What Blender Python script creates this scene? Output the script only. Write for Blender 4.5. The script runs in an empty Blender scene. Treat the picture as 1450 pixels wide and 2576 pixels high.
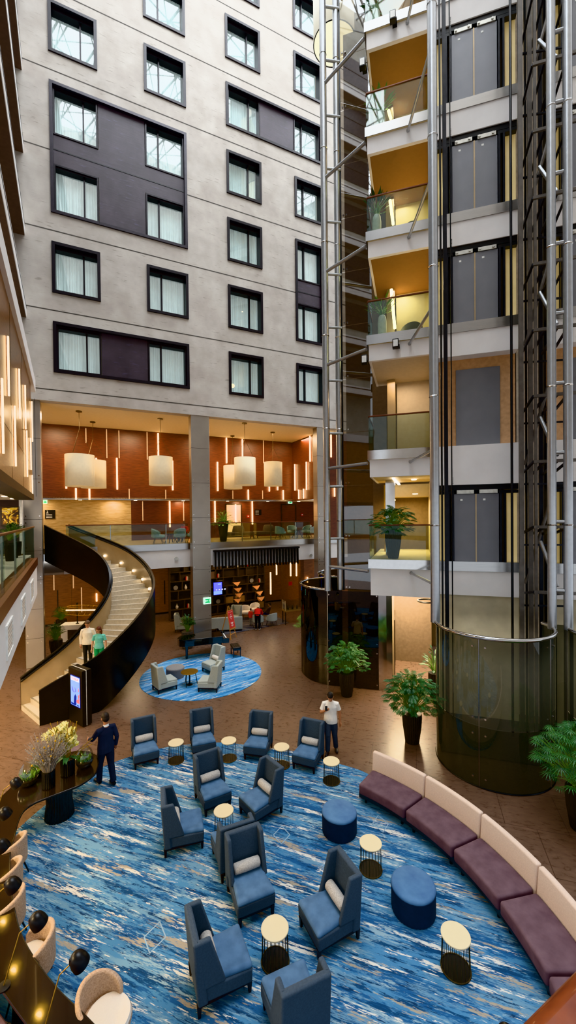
import bpy, math, random
from mathutils import Vector as V, Matrix as MX
from math import sin, cos, pi, sqrt, atan2, radians
RN = random.Random(11)
C = bpy.context.scene.collection
SC = bpy.context.scene
# ------------------------------------------------------------------ camera model (photo frame 1450x2576)
FL, CX, CY, EYE, ROLL, PIT_ = 1025.0, 725.0, 1312.3, 6.6, 0.0105, 0.012
cR, sR, cP, sP_ = cos(ROLL), sin(ROLL), cos(PIT_), sin(PIT_)
def ray(u, v):
    a, b = u-CX, v-CY
    x, y = (a*cR-b*sR)/FL, -(b*cR+a*sR)/FL
    Y = cP+y*sP_
    return x/Y, (y*cP-sP_)/Y
def G(u, v, z=0.0):                       # world point seen at (u,v) lying on the level z
    kx, kz = ray(u, v); y = (z-EYE)/kz
    return V((kx*y, y, z))
def AT(u, v, y):                          # world point seen at (u,v) at distance y
    kx, kz = ray(u, v); return V((kx*y, y, EYE+kz*y))
class Frame:                              # vertical plane: s along it, d out towards the atrium
    def __init__(f, o, ds, dd): f.o=V((o[0],o[1])); f.s=V(ds); f.d=V(dd)
    def P(f, s, d, z):
        p = f.o+f.s*s+f.d*d; return V((p.x, p.y, z))
    def hit(f, u, v, d=0.0):
        kx, kz = ray(u, v); o = f.o+f.d*d
        # o + s*t = (kx*Y, Y)
        t = (kx*o.y-o.x)/(f.s.x-kx*f.s.y); p = o+f.s*t
        return t, EYE+kz*p.y
    def inv(f, p):
        q = V((p.x,p.y))-f.o; return q.dot(f.s), q.dot(f.d)
# ------------------------------------------------------------------ mesh builder
class B:
    def __init__(b, fr=None): b.v=[]; b.f=[]; b.fr=fr
    def add(b, vs, fs):
        n=len(b.v)
        if b.fr: vs=[b.fr.P(*p) for p in vs]
        b.v += [tuple(p) for p in vs]; b.f += [tuple(i+n for i in f) for f in fs]; return b
    def box(b, x0,x1,y0,y1,z0,z1):
        return b.add([(x0,y0,z0),(x1,y0,z0),(x1,y1,z0),(x0,y1,z0),(x0,y0,z1),(x1,y0,z1),(x1,y1,z1),(x0,y1,z1)],
          [(3,2,1,0),(4,5,6,7),(0,1,5,4),(1,2,6,5),(2,3,7,6),(3,0,4,7)])
    def hexa(b, lo, hi):                   # 4 bottom pts, 4 top pts
        return b.add(list(lo)+list(hi), [(3,2,1,0),(4,5,6,7),(0,1,5,4),(1,2,6,5),(2,3,7,6),(3,0,4,7)])
    def quad(b, *p): return b.add(p, [tuple(range(len(p)))])
    def tube(b, pts, r, n=8, cap=True):
        pts=[V(p) for p in pts]; rs = r if isinstance(r,(list,tuple)) else [r]*len(pts)
        if b.fr: pts=[b.fr.P(*p) for p in pts]
        vs=[]; fs=[]; up=None
        for i,p in enumerate(pts):
            t=(pts[min(i+1,len(pts)-1)]-pts[max(i-1,0)]).normalized()
            if up is None:
                up = V((0,0,1)) if abs(t.z)<.9 else V((1,0,0))
            a=t.cross(up)
            if a.length<1e-4: a=t.cross(V((0,1,0.1)))
            a.normalize(); c=a.cross(t).normalized(); up=c
            for k in range(n):
                q=2*pi*k/n; vs.append(p+a*(rs[i]*cos(q))+c*(rs[i]*sin(q)))
        for i in range(len(pts)-1):
            for k in range(n):
                fs.append((i*n+k, i*n+(k+1)%n, (i+1)*n+(k+1)%n, (i+1)*n+k))
        if cap:
            fs.append(tuple(range(n-1,-1,-1))); fs.append(tuple((len(pts)-1)*n+k for k in range(n)))
        fr=b.fr; b.fr=None; b.add(vs,fs); b.fr=fr; return b
    def bar(b, p, q, w, h, up=(0,0,1)):    # rectangular bar
        if b.fr: p=b.fr.P(*p); q=b.fr.P(*q)
        p=V(p); q=V(q); t=(q-p).normalized(); u=V(up)
        a=t.cross(u)
        if a.length<1e-4: a=t.cross(V((1,0,0)))
        a.normalize(); c=a.cross(t).normalized(); a=a*w/2; c=c*h/2
        fr=b.fr; b.fr=None
        b.hexa([p-a-c,p+a-c,p+a+c,p-a+c],[q-a-c,q+a-c,q+a+c,q-a+c]); b.fr=fr; return b
    def lathe(b, prof, c=(0,0,0), n=20, flute=0, amp=0):
        vs=[]; fs=[]; m=len(prof)
        for r,z in prof:
            for k in range(n):
                q=2*pi*k/n; rr=r*(1-(amp if (flute and k%2) else 0))
                vs.append((c[0]+rr*cos(q), c[1]+rr*sin(q), c[2]+z))
        for i in range(m-1):
            for k in range(n): fs.append((i*n+k,i*n+(k+1)%n,(i+1)*n+(k+1)%n,(i+1)*n+k))
        if prof[0][0]>1e-6: fs.append(tuple(range(n-1,-1,-1)))
        if prof[-1][0]>1e-6: fs.append(tuple((m-1)*n+k for k in range(n)))
        return b.add(vs,fs)
    def prism(b, poly, z0, z1):
        n=len(poly)
        return b.add([(x,y,z0) for x,y in poly]+[(x,y,z1) for x,y in poly],
          [tuple(range(n-1,-1,-1)),tuple(range(n,2*n))]+[(i,(i+1)%n,n+(i+1)%n,n+i) for i in range(n)])
    def ell(b, c, rx, ry, rz, n=12, m=8):
        prof=[(sin(pi*i/m), -cos(pi*i/m)) for i in range(m+1)]; vs=[]; fs=[]
        for r,z in prof:
            for k in range(n): vs.append((c[0]+rx*r*cos(2*pi*k/n), c[1]+ry*r*sin(2*pi*k/n), c[2]+rz*z))
        for i in range(m):
            for k in range(n): fs.append((i*n+k,i*n+(k+1)%n,(i+1)*n+(k+1)%n,(i+1)*n+k))
        return b.add(vs,fs)
    def ribbon(b, path, z0, z1, t=0.0):    # vertical sheet along a plan path (list of (x,y)); z may be lists
        n=len(path); Z0=z0 if isinstance(z0,list) else [z0]*n; Z1=z1 if isinstance(z1,list) else [z1]*n
        if t==0:
            return b.add([(p[0],p[1],Z0[i]) for i,p in enumerate(path)]+[(p[0],p[1],Z1[i]) for i,p in enumerate(path)],
                         [(i,i+1,n+i+1,n+i) for i in range(n-1)])
        q=offs(path,t)
        vs=[]; 
        for i in range(n): vs += [(path[i][0],path[i][1],Z0[i]),(q[i][0],q[i][1],Z0[i]),(q[i][0],q[i][1],Z1[i]),(path[i][0],path[i][1],Z1[i])]
        fs=[(3,2,1,0),tuple((n-1)*4+k for k in range(4))]
        for i in range(n-1):
            for k in range(4): fs.append((i*4+k,i*4+(k+1)%4,(i+1)*4+(k+1)%4,(i+1)*4+k))
        return b.add(vs,fs)
    def strip(b, P, Q):                    # surface between two 3-D polylines
        n=len(P); return b.add(list(P)+list(Q), [(i,i+1,n+i+1,n+i) for i in range(n-1)])
    def build(b, name, m, parent=None, smooth=None, bev=0.0, seg=2, world=True, mods=None, sub=0, solid=0):
        me=bpy.data.meshes.new(name); off=V((0,0,0))
        if parent is None and b.v:
            xs=[p[0] for p in b.v]; ys=[p[1] for p in b.v]
            off=V(((min(xs)+max(xs))/2,(min(ys)+max(ys))/2,min(p[2] for p in b.v)))
        elif parent is not None and world: off=OFF.get(parent.name,V((0,0,0)))
        me.from_pydata([(p[0]-off.x,p[1]-off.y,p[2]-off.z) for p in b.v],[],b.f); me.update()
        ms=m if isinstance(m,list) else [m]
        for x in ms: me.materials.append(x)
        o=bpy.data.objects.new(name,me); C.objects.link(o)
        if parent is None: o.location=off
        else: o.parent=parent
        OFF[o.name]=off if (parent is None or world) else V((0,0,0))
        if smooth:
            for p in me.polygons: p.use_smooth=True
            me.set_sharp_from_angle(angle=radians(smooth if smooth is not True else 40))
        if solid:
            d=o.modifiers.new('thick','SOLIDIFY'); d.thickness=solid; d.offset=0
        if bev:
            d=o.modifiers.new('bevel','BEVEL'); d.width=bev; d.segments=seg; d.limit_method='ANGLE'; d.angle_limit=radians(40)
            if not smooth:
                for p in me.polygons: p.use_smooth=True
                me.set_sharp_from_angle(angle=radians(30))
                d.harden_normals=False
        if sub:
            d=o.modifiers.new('sub','SUBSURF'); d.levels=sub; d.render_levels=sub
        return o
OFF={}
def offs(path,t):
    out=[]; n=len(path)
    for i in range(n):
        a=V(path[max(i-1,0)][:2]); c=V(path[min(i+1,n-1)][:2]); d=(c-a).normalized()
        out.append((path[i][0]-d.y*t, path[i][1]+d.x*t))
    return out
def spline(pts, n=12, closed=False):       # catmull-rom
    P=[V(p) for p in pts]; out=[]; m=len(P)
    for i in range(m if closed else m-1):
        a=P[(i-1)%m] if (closed or i>0) else P[0]*2-P[1]
        b_=P[i]; c=P[(i+1)%m]; d=P[(i+2)%m] if (closed or i+2<m) else P[-1]*2-P[-2]
        for k in range(n):
            t=k/n; out.append(.5*((2*b_)+(c-a)*t+(2*a-5*b_+4*c-d)*t*t+(3*b_-a-3*c+d)*t**3))
    if not closed: out.append(P[-1].copy())
    return out
def tag(o, label, cat=None, group=None, kind=None):
    o['label']=label
    if cat: o['category']=cat
    if group: o['group']=group
    if kind: o['kind']=kind
    return o
def thing(name, label, cat, loc=(0,0,0), rotz=0.0, group=None):
    o=bpy.data.objects.new(name,None); C.objects.link(o); o.empty_display_size=.2
    o.location=loc; o.rotation_euler=(0,0,rotz); OFF[o.name]=V(loc) if rotz==0 else V((0,0,0))
    return tag(o,label,cat,group)
def struct(name, b, m, label=None, cat='structure', parent=None, **k):
    o=b.build(name,m,parent,**k)
    if parent is None:
        o['kind']='structure'
        if label: tag(o,label,cat)
    return o
def kids(o): return [c for c in bpy.data.objects if c.parent==o]
def dup(root, loc, rotz=0.0, label=None, group=None, scale=None):
    def cp(o,par):
        c=o.copy(); C.objects.link(c); c.parent=par
        for ch in tree[o.name]: cp(ch,c)
        return c
    tree={}
    def walk(o):
        tree[o.name]=list(o.children)
        for ch in o.children: walk(ch)
    walk(root)
    r=cp(root,None); r.location=loc; r.rotation_euler=(0,0,rotz)
    if scale: r.scale=scale
    if label: r['label']=label
    if group: r['group']=group
    return r
# ------------------------------------------------------------------ materials
def lin(h):
    h=h.lstrip('#'); o=[]
    for i in (0,2,4):
        x=int(h[i:i+2],16)/255; o.append(x/12.92 if x<=.04045 else ((x+.055)/1.055)**2.4)
    return (*o,1)
MC={}
def nodes(name):
    m=bpy.data.materials.new(name); m.use_nodes=True; nt=m.node_tree; b=nt.nodes['Principled BSDF']; return m,nt,b
def nn(nt,t,**k):
    n=nt.nodes.new(t)
    for a,v in k.items():
        if a in n.inputs: n.inputs[a].default_value=v
        else: setattr(n,a,v)
    return n
def mat(name, col, rough=.6, metal=0.0, var=.12, scale=8.0, bump=0.0, stretch=(1,1,1), emit=None, es=0.0, coat=0.0, spec=.5, col2=None):
    if name in MC: return MC[name]
    m,nt,b=nodes(name); L=nt.links
    c=lin(col)
    tc=nn(nt,'ShaderNodeTexCoord'); mp=nn(nt,'ShaderNodeMapping'); mp.inputs['Scale'].default_value=stretch
    nz=nn(nt,'ShaderNodeTexNoise',Scale=scale,Detail=4.0); L.new(tc.outputs['Object'],mp.inputs[0]); L.new(mp.outputs[0],nz.inputs['Vector'])
    rp=nn(nt,'ShaderNodeValToRGB'); e=rp.color_ramp.elements; e[0].position=.3; e[1].position=.7
    c2=lin(col2) if col2 else tuple(min(1,x*(1+var)) for x in c[:3])+(1,)
    c1=c if col2 else tuple(x*(1-var) for x in c[:3])+(1,)
    e[0].color=c1; e[1].color=c2
    L.new(nz.outputs['Fac'],rp.inputs[0]); L.new(rp.outputs[0],b.inputs['Base Color'])
    b.inputs['Roughness'].default_value=rough; b.inputs['Metallic'].default_value=metal
    b.inputs['Specular IOR Level'].default_value=spec; b.inputs['Coat Weight'].default_value=coat
    if emit: b.inputs['Emission Color'].default_value=lin(emit); b.inputs['Emission Strength'].default_value=es
    if bump:
        bp=nn(nt,'ShaderNodeBump',Strength=bump,Distance=.02); L.new(nz.outputs['Fac'],bp.inputs['Height']); L.new(bp.outputs[0],b.inputs['Normal'])
    MC[name]=m; return m
def glass(name, tint, refl=.08, alpha=1.0, rough=.02, rcol=(1,1,1,1), f90=.9, haze=0, hcol='#808080'):
    """sheet glass: tinted see-through plus mirror reflection rising at grazing angles"""
    if name in MC: return MC[name]
    m=bpy.data.materials.new(name); m.use_nodes=True; nt=m.node_tree; nt.nodes.clear(); L=nt.links
    out=nn(nt,'ShaderNodeOutputMaterial'); tr=nn(nt,'ShaderNodeBsdfTransparent'); tr.inputs[0].default_value=lin(tint)
    gl=nn(nt,'ShaderNodeBsdfGlossy',Roughness=rough); gl.inputs[0].default_value=rcol
    lw=nn(nt,'ShaderNodeLayerWeight',Blend=.5); pw=nn(nt,'ShaderNodeMath',operation='POWER'); pw.inputs[1].default_value=4.0
    mr=nn(nt,'ShaderNodeMapRange'); mr.inputs['To Min'].default_value=refl; mr.inputs['To Max'].default_value=f90
    L.new(lw.outputs['Facing'],pw.inputs[0]); L.new(pw.outputs[0],mr.inputs['Value'])
    mx=nn(nt,'ShaderNodeMixShader'); L.new(mr.outputs[0],mx.inputs[0]); L.new(tr.outputs[0],mx.inputs[1]); L.new(gl.outputs[0],mx.inputs[2])
    if haze:
        df=nn(nt,'ShaderNodeBsdfDiffuse'); df.inputs[0].default_value=lin(hcol); tl=nn(nt,'ShaderNodeBsdfTranslucent'); tl.inputs[0].default_value=lin(hcol)
        m1=nn(nt,'ShaderNodeMixShader'); m1.inputs[0].default_value=.5; L.new(df.outputs[0],m1.inputs[1]); L.new(tl.outputs[0],m1.inputs[2])
        m2=nn(nt,'ShaderNodeMixShader'); m2.inputs[0].default_value=haze; L.new(tr.outputs[0],m2.inputs[1]); L.new(m1.outputs[0],m2.inputs[2]); L.new(m2.outputs[0],mx.inputs[1])
    L.new(mx.outputs[0],out.inputs[0]); MC[name]=m; return m
def emis(name, col, s, col2=None):
    if name in MC: return MC[name]
    m,nt,b=nodes(name); b.inputs['Base Color'].default_value=lin(col); b.inputs['Emission Color'].default_value=lin(col); b.inputs['Emission Strength'].default_value=s
    b.inputs['Roughness'].default_value=.5; MC[name]=m; return m
def streaks(name, ang, palette, sc=1.0):
    """woven carpet: long ragged dashes in several yarn colours"""
    m,nt,b=nodes(name); L=nt.links
    tc=nn(nt,'ShaderNodeNewGeometry'); mp=nn(nt,'ShaderNodeMapping'); mp.inputs['Rotation'].default_value=(0,0,-ang)
    L.new(tc.outputs['Position'],mp.inputs[0])
    m0=nn(nt,'ShaderNodeMapping'); m0.inputs['Scale'].default_value=(9,48,1); L.new(mp.outputs[0],m0.inputs[0])
    fn=nn(nt,'ShaderNodeTexNoise',Scale=1.0,Detail=3.0,Roughness=.6); L.new(m0.outputs[0],fn.inputs['Vector'])
    fs=nn(nt,'ShaderNodeMath',operation='MULTIPLY_ADD'); L.new(fn.outputs['Fac'],fs.inputs[0]); fs.inputs[1].default_value=.26; fs.inputs[2].default_value=-.13
    cur=None
    for i,(colr,sx,sy,lo,hi,seed) in enumerate(palette):
        m2=nn(nt,'ShaderNodeMapping'); m2.inputs['Scale'].default_value=(sx*sc,sy*sc,1); m2.inputs['Location'].default_value=(seed,seed*1.7,0)
        L.new(mp.outputs[0],m2.inputs[0])
        nz=nn(nt,'ShaderNodeTexNoise',Scale=1.0,Detail=9.0,Roughness=.7,Distortion=.15); L.new(m2.outputs[0],nz.inputs['Vector'])
        if cur is None:
            rgb=nn(nt,'ShaderNodeRGB'); rgb.outputs[0].default_value=lin(colr); cur=rgb.outputs[0]; continue
        rp=nn(nt,'ShaderNodeMapRange'); rp.inputs['From Min'].default_value=lo; rp.inputs['From Max'].default_value=hi; ad=nn(nt,'ShaderNodeMath',operation='ADD'); L.new(nz.outputs['Fac'],ad.inputs[0]); L.new(fs.outputs[0],ad.inputs[1]); L.new(ad.outputs[0],rp.inputs['Value'])
        mx=nn(nt,'ShaderNodeMix',data_type='RGBA'); L.new(rp.outputs[0],mx.inputs['Factor']); L.new(cur,mx.inputs[6]); mx.inputs[7].default_value=lin(colr); cur=mx.outputs[2]
    L.new(cur,b.inputs['Base Color']); b.inputs['Roughness'].default_value=.95; b.inputs['Specular IOR Level'].default_value=.1
    fz=nn(nt,'ShaderNodeTexNoise',Scale=220.0,Detail=2.0); L.new(tc.outputs['Position'],fz.inputs['Vector'])
    bp=nn(nt,'ShaderNodeBump',Strength=.25,Distance=.01); L.new(fz.outputs['Fac'],bp.inputs['Height']); L.new(bp.outputs[0],b.inputs['Normal'])
    return m
def tilemat(name, ang, colA, colB, grout, size, rough):
    m,nt,b=nodes(name); L=nt.links
    g=nn(nt,'ShaderNodeNewGeometry'); mp=nn(nt,'ShaderNodeMapping'); mp.inputs['Rotation'].default_value=(0,0,-ang); L.new(g.outputs['Position'],mp.inputs[0])
    m3=nn(nt,'ShaderNodeMapping'); m3.inputs['Scale'].default_value=(4.5,11,1); L.new(mp.outputs[0],m3.inputs[0])
    nz=nn(nt,'ShaderNodeTexNoise',Scale=1.0,Detail=7.0,Roughness=.65,Distortion=.6); L.new(m3.outputs[0],nz.inputs['Vector'])
    rp=nn(nt,'ShaderNodeValToRGB'); e=rp.color_ramp.elements; e[0].position=.25; e[1].position=.75; e[0].color=lin(colA); e[1].color=lin(colB); L.new(nz.outputs['Fac'],rp.inputs[0])
    br=nn(nt,'ShaderNodeTexBrick',Scale=1.0); br.inputs['Brick Width'].default_value=size; br.inputs['Row Height'].default_value=size; br.inputs['Mortar Size'].default_value=.006
    br.offset=.5; L.new(mp.outputs[0],br.inputs['Vector'])
    mx=nn(nt,'ShaderNodeMix',data_type='RGBA'); L.new(br.outputs['Fac'],mx.inputs['Factor']); L.new(rp.outputs[0],mx.inputs[6]); mx.inputs[7].default_value=lin(grout)
    L.new(mx.outputs[2],b.inputs['Base Color'])
    r2=nn(nt,'ShaderNodeMapRange'); r2.inputs['To Min'].default_value=rough*.75; r2.inputs['To Max'].default_value=rough*1.5; L.new(nz.outputs['Fac'],r2.inputs['Value']); L.new(r2.outputs[0],b.inputs['Roughness'])
    return m
def facmat(name, colA, colB, dash, ds, rough=.85):
    """rendered facade cladding: mottled with short dark horizontal dashes"""
    m,nt,b=nodes(name); L=nt.links
    g=nn(nt,'ShaderNodeNewGeometry'); mp=nn(nt,'ShaderNodeMapping'); mp.inputs['Rotation'].default_value=(0,0,-ds); L.new(g.outputs['Position'],mp.inputs[0])
    nz=nn(nt,'ShaderNodeTexNoise',Scale=1.4,Detail=6.0); L.new(mp.outputs[0],nz.inputs['Vector'])
    rp=nn(nt,'ShaderNodeValToRGB'); e=rp.color_ramp.elements; e[0].position=.3; e[1].position=.7; e[0].color=lin(colA); e[1].color=lin(colB); L.new(nz.outputs['Fac'],rp.inputs[0])
    m2=nn(nt,'ShaderNodeMapping'); m2.inputs['Scale'].default_value=(2.2,2.2,16); L.new(mp.outputs[0],m2.inputs[0])
    n2=nn(nt,'ShaderNodeTexNoise',Scale=1.0,Detail=3.0,Roughness=.5); L.new(m2.outputs[0],n2.inputs['Vector'])
    r2=nn(nt,'ShaderNodeMapRange'); r2.inputs['From Min'].default_value=.64; r2.inputs['From Max'].default_value=.72; r2.inputs['To Max'].default_value=.55; L.new(n2.outputs['Fac'],r2.inputs['Value'])
    mx=nn(nt,'ShaderNodeMix',data_type='RGBA'); L.new(r2.outputs[0],mx.inputs['Factor']); L.new(rp.outputs[0],mx.inputs[6]); mx.inputs[7].default_value=lin(dash)
    L.new(mx.outputs[2],b.inputs['Base Color']); b.inputs['Roughness'].default_value=rough
    bp=nn(nt,'ShaderNodeBump',Strength=.12,Distance=.02); L.new(n2.outputs['Fac'],bp.inputs['Height']); L.new(bp.outputs[0],b.inputs['Normal'])
    return m
def wood(name, a, c, rough=.35, horiz=True, coat=.0, sc=1.0):
    return mat(name,a,rough,0,scale=3.0*sc,stretch=(1,1,9) if horiz else (9,9,.8),col2=c,coat=coat,bump=.03)
# ------------------------------------------------------------------ frames of the building
aF=radians(25.6); dsF=(cos(aF),sin(aF)); ddF=(sin(aF),-cos(aF))
k0=ray(510,1300)[0]; FA=Frame((k0*21.2,21.2),dsF,ddF)
aE=radians(-17.3); dsE=(cos(aE),sin(aE)); ddE=(sin(aE),-cos(aE))
k1=ray(1200,1300)[0]; FE=Frame((k1*13.16,13.16),dsE,ddE)
FLW=Frame((-4.67,6.6),(-.478,.878),(.878,.478))
# ------------------------------------------------------------------ materials
M=dict(
 floor=tilemat('brown_stone_tile',aE,'#58463c','#7b6355','#45362f',1.2,.26),
 rug=streaks('blue_streaked_carpet',radians(-20),[('#355f8e',1,1,0,1,0),('#6f95b0',.55,4.2,.47,.53,3.1),('#294a70',.5,5,.53,.57,11.7),('#5586ae',.9,7,.5,.54,7.9),('#8ea9b8',.8,7,.56,.59,23.3),('#2a4263',1.6,14,.57,.6,57.3),('#a69c8c',.6,5,.58,.61,31.9),('#d6d3cb',.75,7,.575,.595,41.2)]),
 rug2=streaks('light_blue_streaked_carpet',radians(40),[('#3f86c4',1,1,0,1,0),('#79acd6',.55,5,.45,.55,3.1),('#1f5f9f',.6,7,.55,.6,11.7),('#d6d3c6',.9,9,.56,.6,41.2)]),
 rug3=streaks('grey_blue_carpet',radians(-17),[('#6c6a6e',1,1,0,1,0),('#333a52',.5,4,.5,.6,2),('#a59a88',.6,7,.55,.63,9)]),
 fac=facmat('pale_stone_cladding','#b3aaa2','#c9c2ba','#8d8378',aF),
 facd=facmat('dark_plum_cladding','#3d333b','#4b414a','#57506a',aF,.5),
 joint=mat('joint_dark','#5a5651',.9), frame=mat('window_frame','#241f24',.4,.3), frameL=mat('window_frame_edge','#3a363c',.35,.4),
 pane=glass('window_glass','#e6f2f2',.13,f90=.95), curtain=mat('sheer_curtain_glow','#eef4f4',.9,var=.04,scale=3,emit='#eef2f0',es=.12),  # sheer curtain emits faintly, standing in for light from the rooms
 ceil=mat('cream_ceiling','#e6d6b8',.9,var=.03), white=mat('white_plaster','#eeeae8',.75,var=.03,scale=2), whiteg=mat('offwhite_plaster','#cfc5b8',.8,var=.04),
 woodr=wood('red_wood_veneer','#512916','#70391f',.38), woodo=wood('amber_wood_veneer','#6d4426','#93623a',.38), woodf=wood('dark_wood','#241813','#372519',.5),
 wave=mat('carved_cream_panel','#b59a6c',.7,scale=2.2,stretch=(1.2,1.2,8),col2='#d8c396',bump=.5),
 steel=mat('brushed_steel','#b4b2b0',.24,1,var=.06,scale=2,stretch=(1,1,30)), chrome=mat('polished_steel','#c9c6c3',.1,1,var=.03), tubes=mat('satin_steel_tube','#b7b9bc',.32,.85,var=.05),
 colm=mat('grey_metal_cladding','#a79f96',.3,.65,var=.05,scale=1.5), black=mat('black_paint','#141315',.4,var=.1), blacks=mat('black_steel','#191716',.32,.3,var=.15,scale=3), dark=mat('dark_grey_steel','#3a3a3d',.4,.6,var=.15,scale=5),
 champ=mat('champagne_steel','#b5a184',.36,.45,var=.08,scale=2), stone=mat('pale_stair_stone','#c8bba6',.5,var=.1,scale=12),
 lamp=emis('warm_tube_light','#ffd9a0',4.5), spot=emis('warm_spot','#fff0d2',9), railm=mat('grey_brown_steel','#75706b',.45,.5,var=.15,scale=5), unlit=mat('pale_tube_faint_glow','#d9b99a',.4,emit='#ffcf9a',es=.25), coolL=emis('neutral_strip','#fff8ee',6),  # unlit tubes get a faint warm glow in their material
 shade=mat('cream_lamp_shade','#efe3c6',.8,var=.03,emit='#ffd9a0',es=.1), shadew=mat('white_lamp_shade','#f3f3ea',.8,var=.02,emit='#fffbe6',es=.25),
 railg=glass('railing_glass','#dfe9e4',.04,f90=.35), smoke=glass('smoked_glass','#5f5a50',.05,f90=.4), smokeup=glass('smoked_glass_tall','#a39a8c',.16,f90=.6), olive=glass('dark_olive_glass','#8b8d88',.05,f90=.35,haze=.3,hcol='#5d605a'), olived=glass('darker_olive_glass','#4e514b',.05,f90=.35,haze=.5,hcol='#3a3d36'), jar=glass('clear_glass','#eef2ee',.1,f90=.7),
 handr=mat('copper_brown_rail','#6a4030',.35,.4), door=mat('lift_door_grey','#85858a',.5,.3,var=.04,scale=2), mech=mat('galvanised','#d2d0c8',.4,.5),
 soffit_lit=mat('yellow_lit_soffit','#93714e',.85,var=.04), cream=mat('cream_wall','#d9c79c',.8,var=.04), stoneb=mat('beige_marble','#c6bca2',.5,var=.1,scale=2.5),  # soffit colour carries the yellow lobby light and the shade under the slabs
 blue=mat('blue_velvet','#486382',.85,scale=5,col2='#5c7c9f',bump=.05), bluek=mat('slate_blue_fabric','#465260',.9,scale=40,var=.12,bump=.1), bluep=mat('navy_velvet','#1a2640',.9,var=.15), bluet=mat('blue_velvet_top','#466792',.85,scale=4,col2='#5a80a8'),
 legw=mat('walnut_leg','#2e221d',.5), bols=mat('grey_boucle','#a9a29c',.95,scale=60,col2='#c9c4be',bump=.4),
 grey=mat('pale_grey_fabric','#a9b0ac',.95,scale=40,var=.08,bump=.1), greyd=mat('mid_grey_fabric','#8d8a8a',.95,scale=40,var=.1), greyl=mat('dark_grey_upholstery','#6c6a68',.95,var=.1,scale=30),
 plum=mat('plum_velvet','#5c4750',.9,scale=6,col2='#6e5861',bump=.06), beige=mat('beige_upholstery','#d6bfb0',.9,scale=50,var=.06,bump=.1),
 brass=mat('brass_top','#ded0ae',.45,.1,var=.03), wire=mat('bronze_wire','#6e5f48',.35,.9), tub=mat('taupe_boucle','#a18a78',.95,scale=60,col2='#c4ad9a',bump=.4), tubc=mat('cream_seat_pad','#e3dcd4',.95,scale=60,var=.05),
 teal=mat('teal_fabric','#8ea0a0',.95,var=.1), taup=mat('brown_grey_fabric','#5f4f48',.9), tblack=mat('dark_lacquer_table','#1d1511',.16,var=.25,scale=2,coat=.25),
 leaf=mat('green_leaf','#1f4828',.45,scale=3,col2='#457a42'), leafl=mat('light_green_leaf','#4c7a34',.5,scale=3,col2='#86ab55'), leafd=mat('deep_green_leaf','#1f3b23',.45,scale=3,col2='#3a6238'), pot=mat('black_fluted_pot','#26221f',.45,var=.2), potw=mat('white_pot','#ddd8cc',.5), potg=mat('ribbed_grey_pot','#59524b',.5), soil=mat('soil','#2a1d14',.95),
 yellow=mat('yellow_petals','#cfc34e',.7,col2='#f2efc0',scale=14), craspedia=mat('yellow_buttons','#c79a2c',.8), dry=mat('grey_dried_sprigs','#a39b93',.9), twig=mat('golden_twig','#9c7a26',.7), moss=mat('moss','#2c3a18',.95,scale=15,col2='#55602a'),
 red=mat('red_cloth','#b3221f',.8), redsign=mat('red_sign','#c4403c',.6,var=.03), easel=mat('pale_beech','#c08a52',.5), gold=mat('gold_metal','#b08d4a',.35,.9),
 piano=mat('black_gloss','#0c0b0c',.06,var=0,coat=1), whitep=mat('white_paint','#eeeeea',.5), copper=mat('copper_tray','#c98a5c',.35,.3,emit='#e09058',es=.12),
 scrblue=emis('screen_blue','#2a36e6',1.6), scrlight=emis('screen_light_blue','#6fa6ff',1.3), scrwhite=emis('screen_white','#dfe6ff',1.5), scrnavy=emis('screen_navy','#12206f',1), scrred=emis('screen_red','#e04a48',1.1), exitg=emis('exit_green','#138a4a',1.1), exitw=emis('exit_white','#d9fff0',.9),
 handw=wood('red_brown_handrail','#5c2412','#8a4626',.35,coat=.3,sc=8), case=mat('wood_case','#8a6a44',.5),
)
# ------------------------------------------------------------------ the floor
b=B(); b.prism([(-24,-8),(16,-8),(16,34),(-24,42)],-.3,0); struct('floor',b,M['floor'],'brown stone tile ground floor of the atrium','floor')
# ------------------------------------------------------------------ the window facade
def wallgrid(b, s0,s1,z0,z1,holes,d):
    S=sorted({s0,s1,*[min(max(h[i],s0),s1) for h in holes for i in (0,1)]}); Z=sorted({z0,z1,*[min(max(h[i],z0),z1) for h in holes for i in (2,3)]})
    for i in range(len(S)-1):
        for j in range(len(Z)-1):
            a,c=(S[i]+S[i+1])/2,(Z[j]+Z[j+1])/2
            if any(h[0]<a<h[1] and h[2]<c<h[3] for h in holes): continue
            b.quad((S[i],d,Z[j]),(S[i+1],d,Z[j]),(S[i+1],d,Z[j+1]),(S[i],d,Z[j+1]))
zt=[FA.hit(570,v)[1] for v in (883,718,547,378,205,35)]; zb=[FA.hit(570,v)[1] for v in (988,825,655,488,315,143)]
PIT=(zb[5]-zb[0])/5; Zb0=sum(zb[i]-PIT*i for i in range(6))/6; WH=sum(zt[i]-zb[i] for i in range(6))/6
ROW=[(Zb0+PIT*i, Zb0+PIT*i+WH) for i in range(8)]
COL={'A':(FA.hit(131,680)[0],FA.hit(253,690)[0]),'B':(FA.hit(370,725)[0],FA.hit(474,735)[0]),'C':(FA.hit(576,935)[0],FA.hit(663,945)[0]),'D':(FA.hit(746,960)[0],FA.hit(816,970)[0])}
ZB=FA.hit(75,1003)[1]
SL=FA.hit(40,1000)[0]; SR_=FA.hit(905,1000)[0]; TOP=43.5
wins=[]
for c in 'ABCD':
    for r in range(8):
        if (c,r) in (('D',8),): continue
        wins.append((c,r))
absent={('A',5),('A',6),('A',7),('B',6),('B',7),('C',6),('C',7),('D',7)}
absent={x for x in absent if x not in (('A',5),('B',6),('C',6))}
wins=[w for w in wins if w not in absent]
groups=[('A','B',2,3),('A','B',0,0),('C','D',4,4),('D','D',1,2)]
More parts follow.
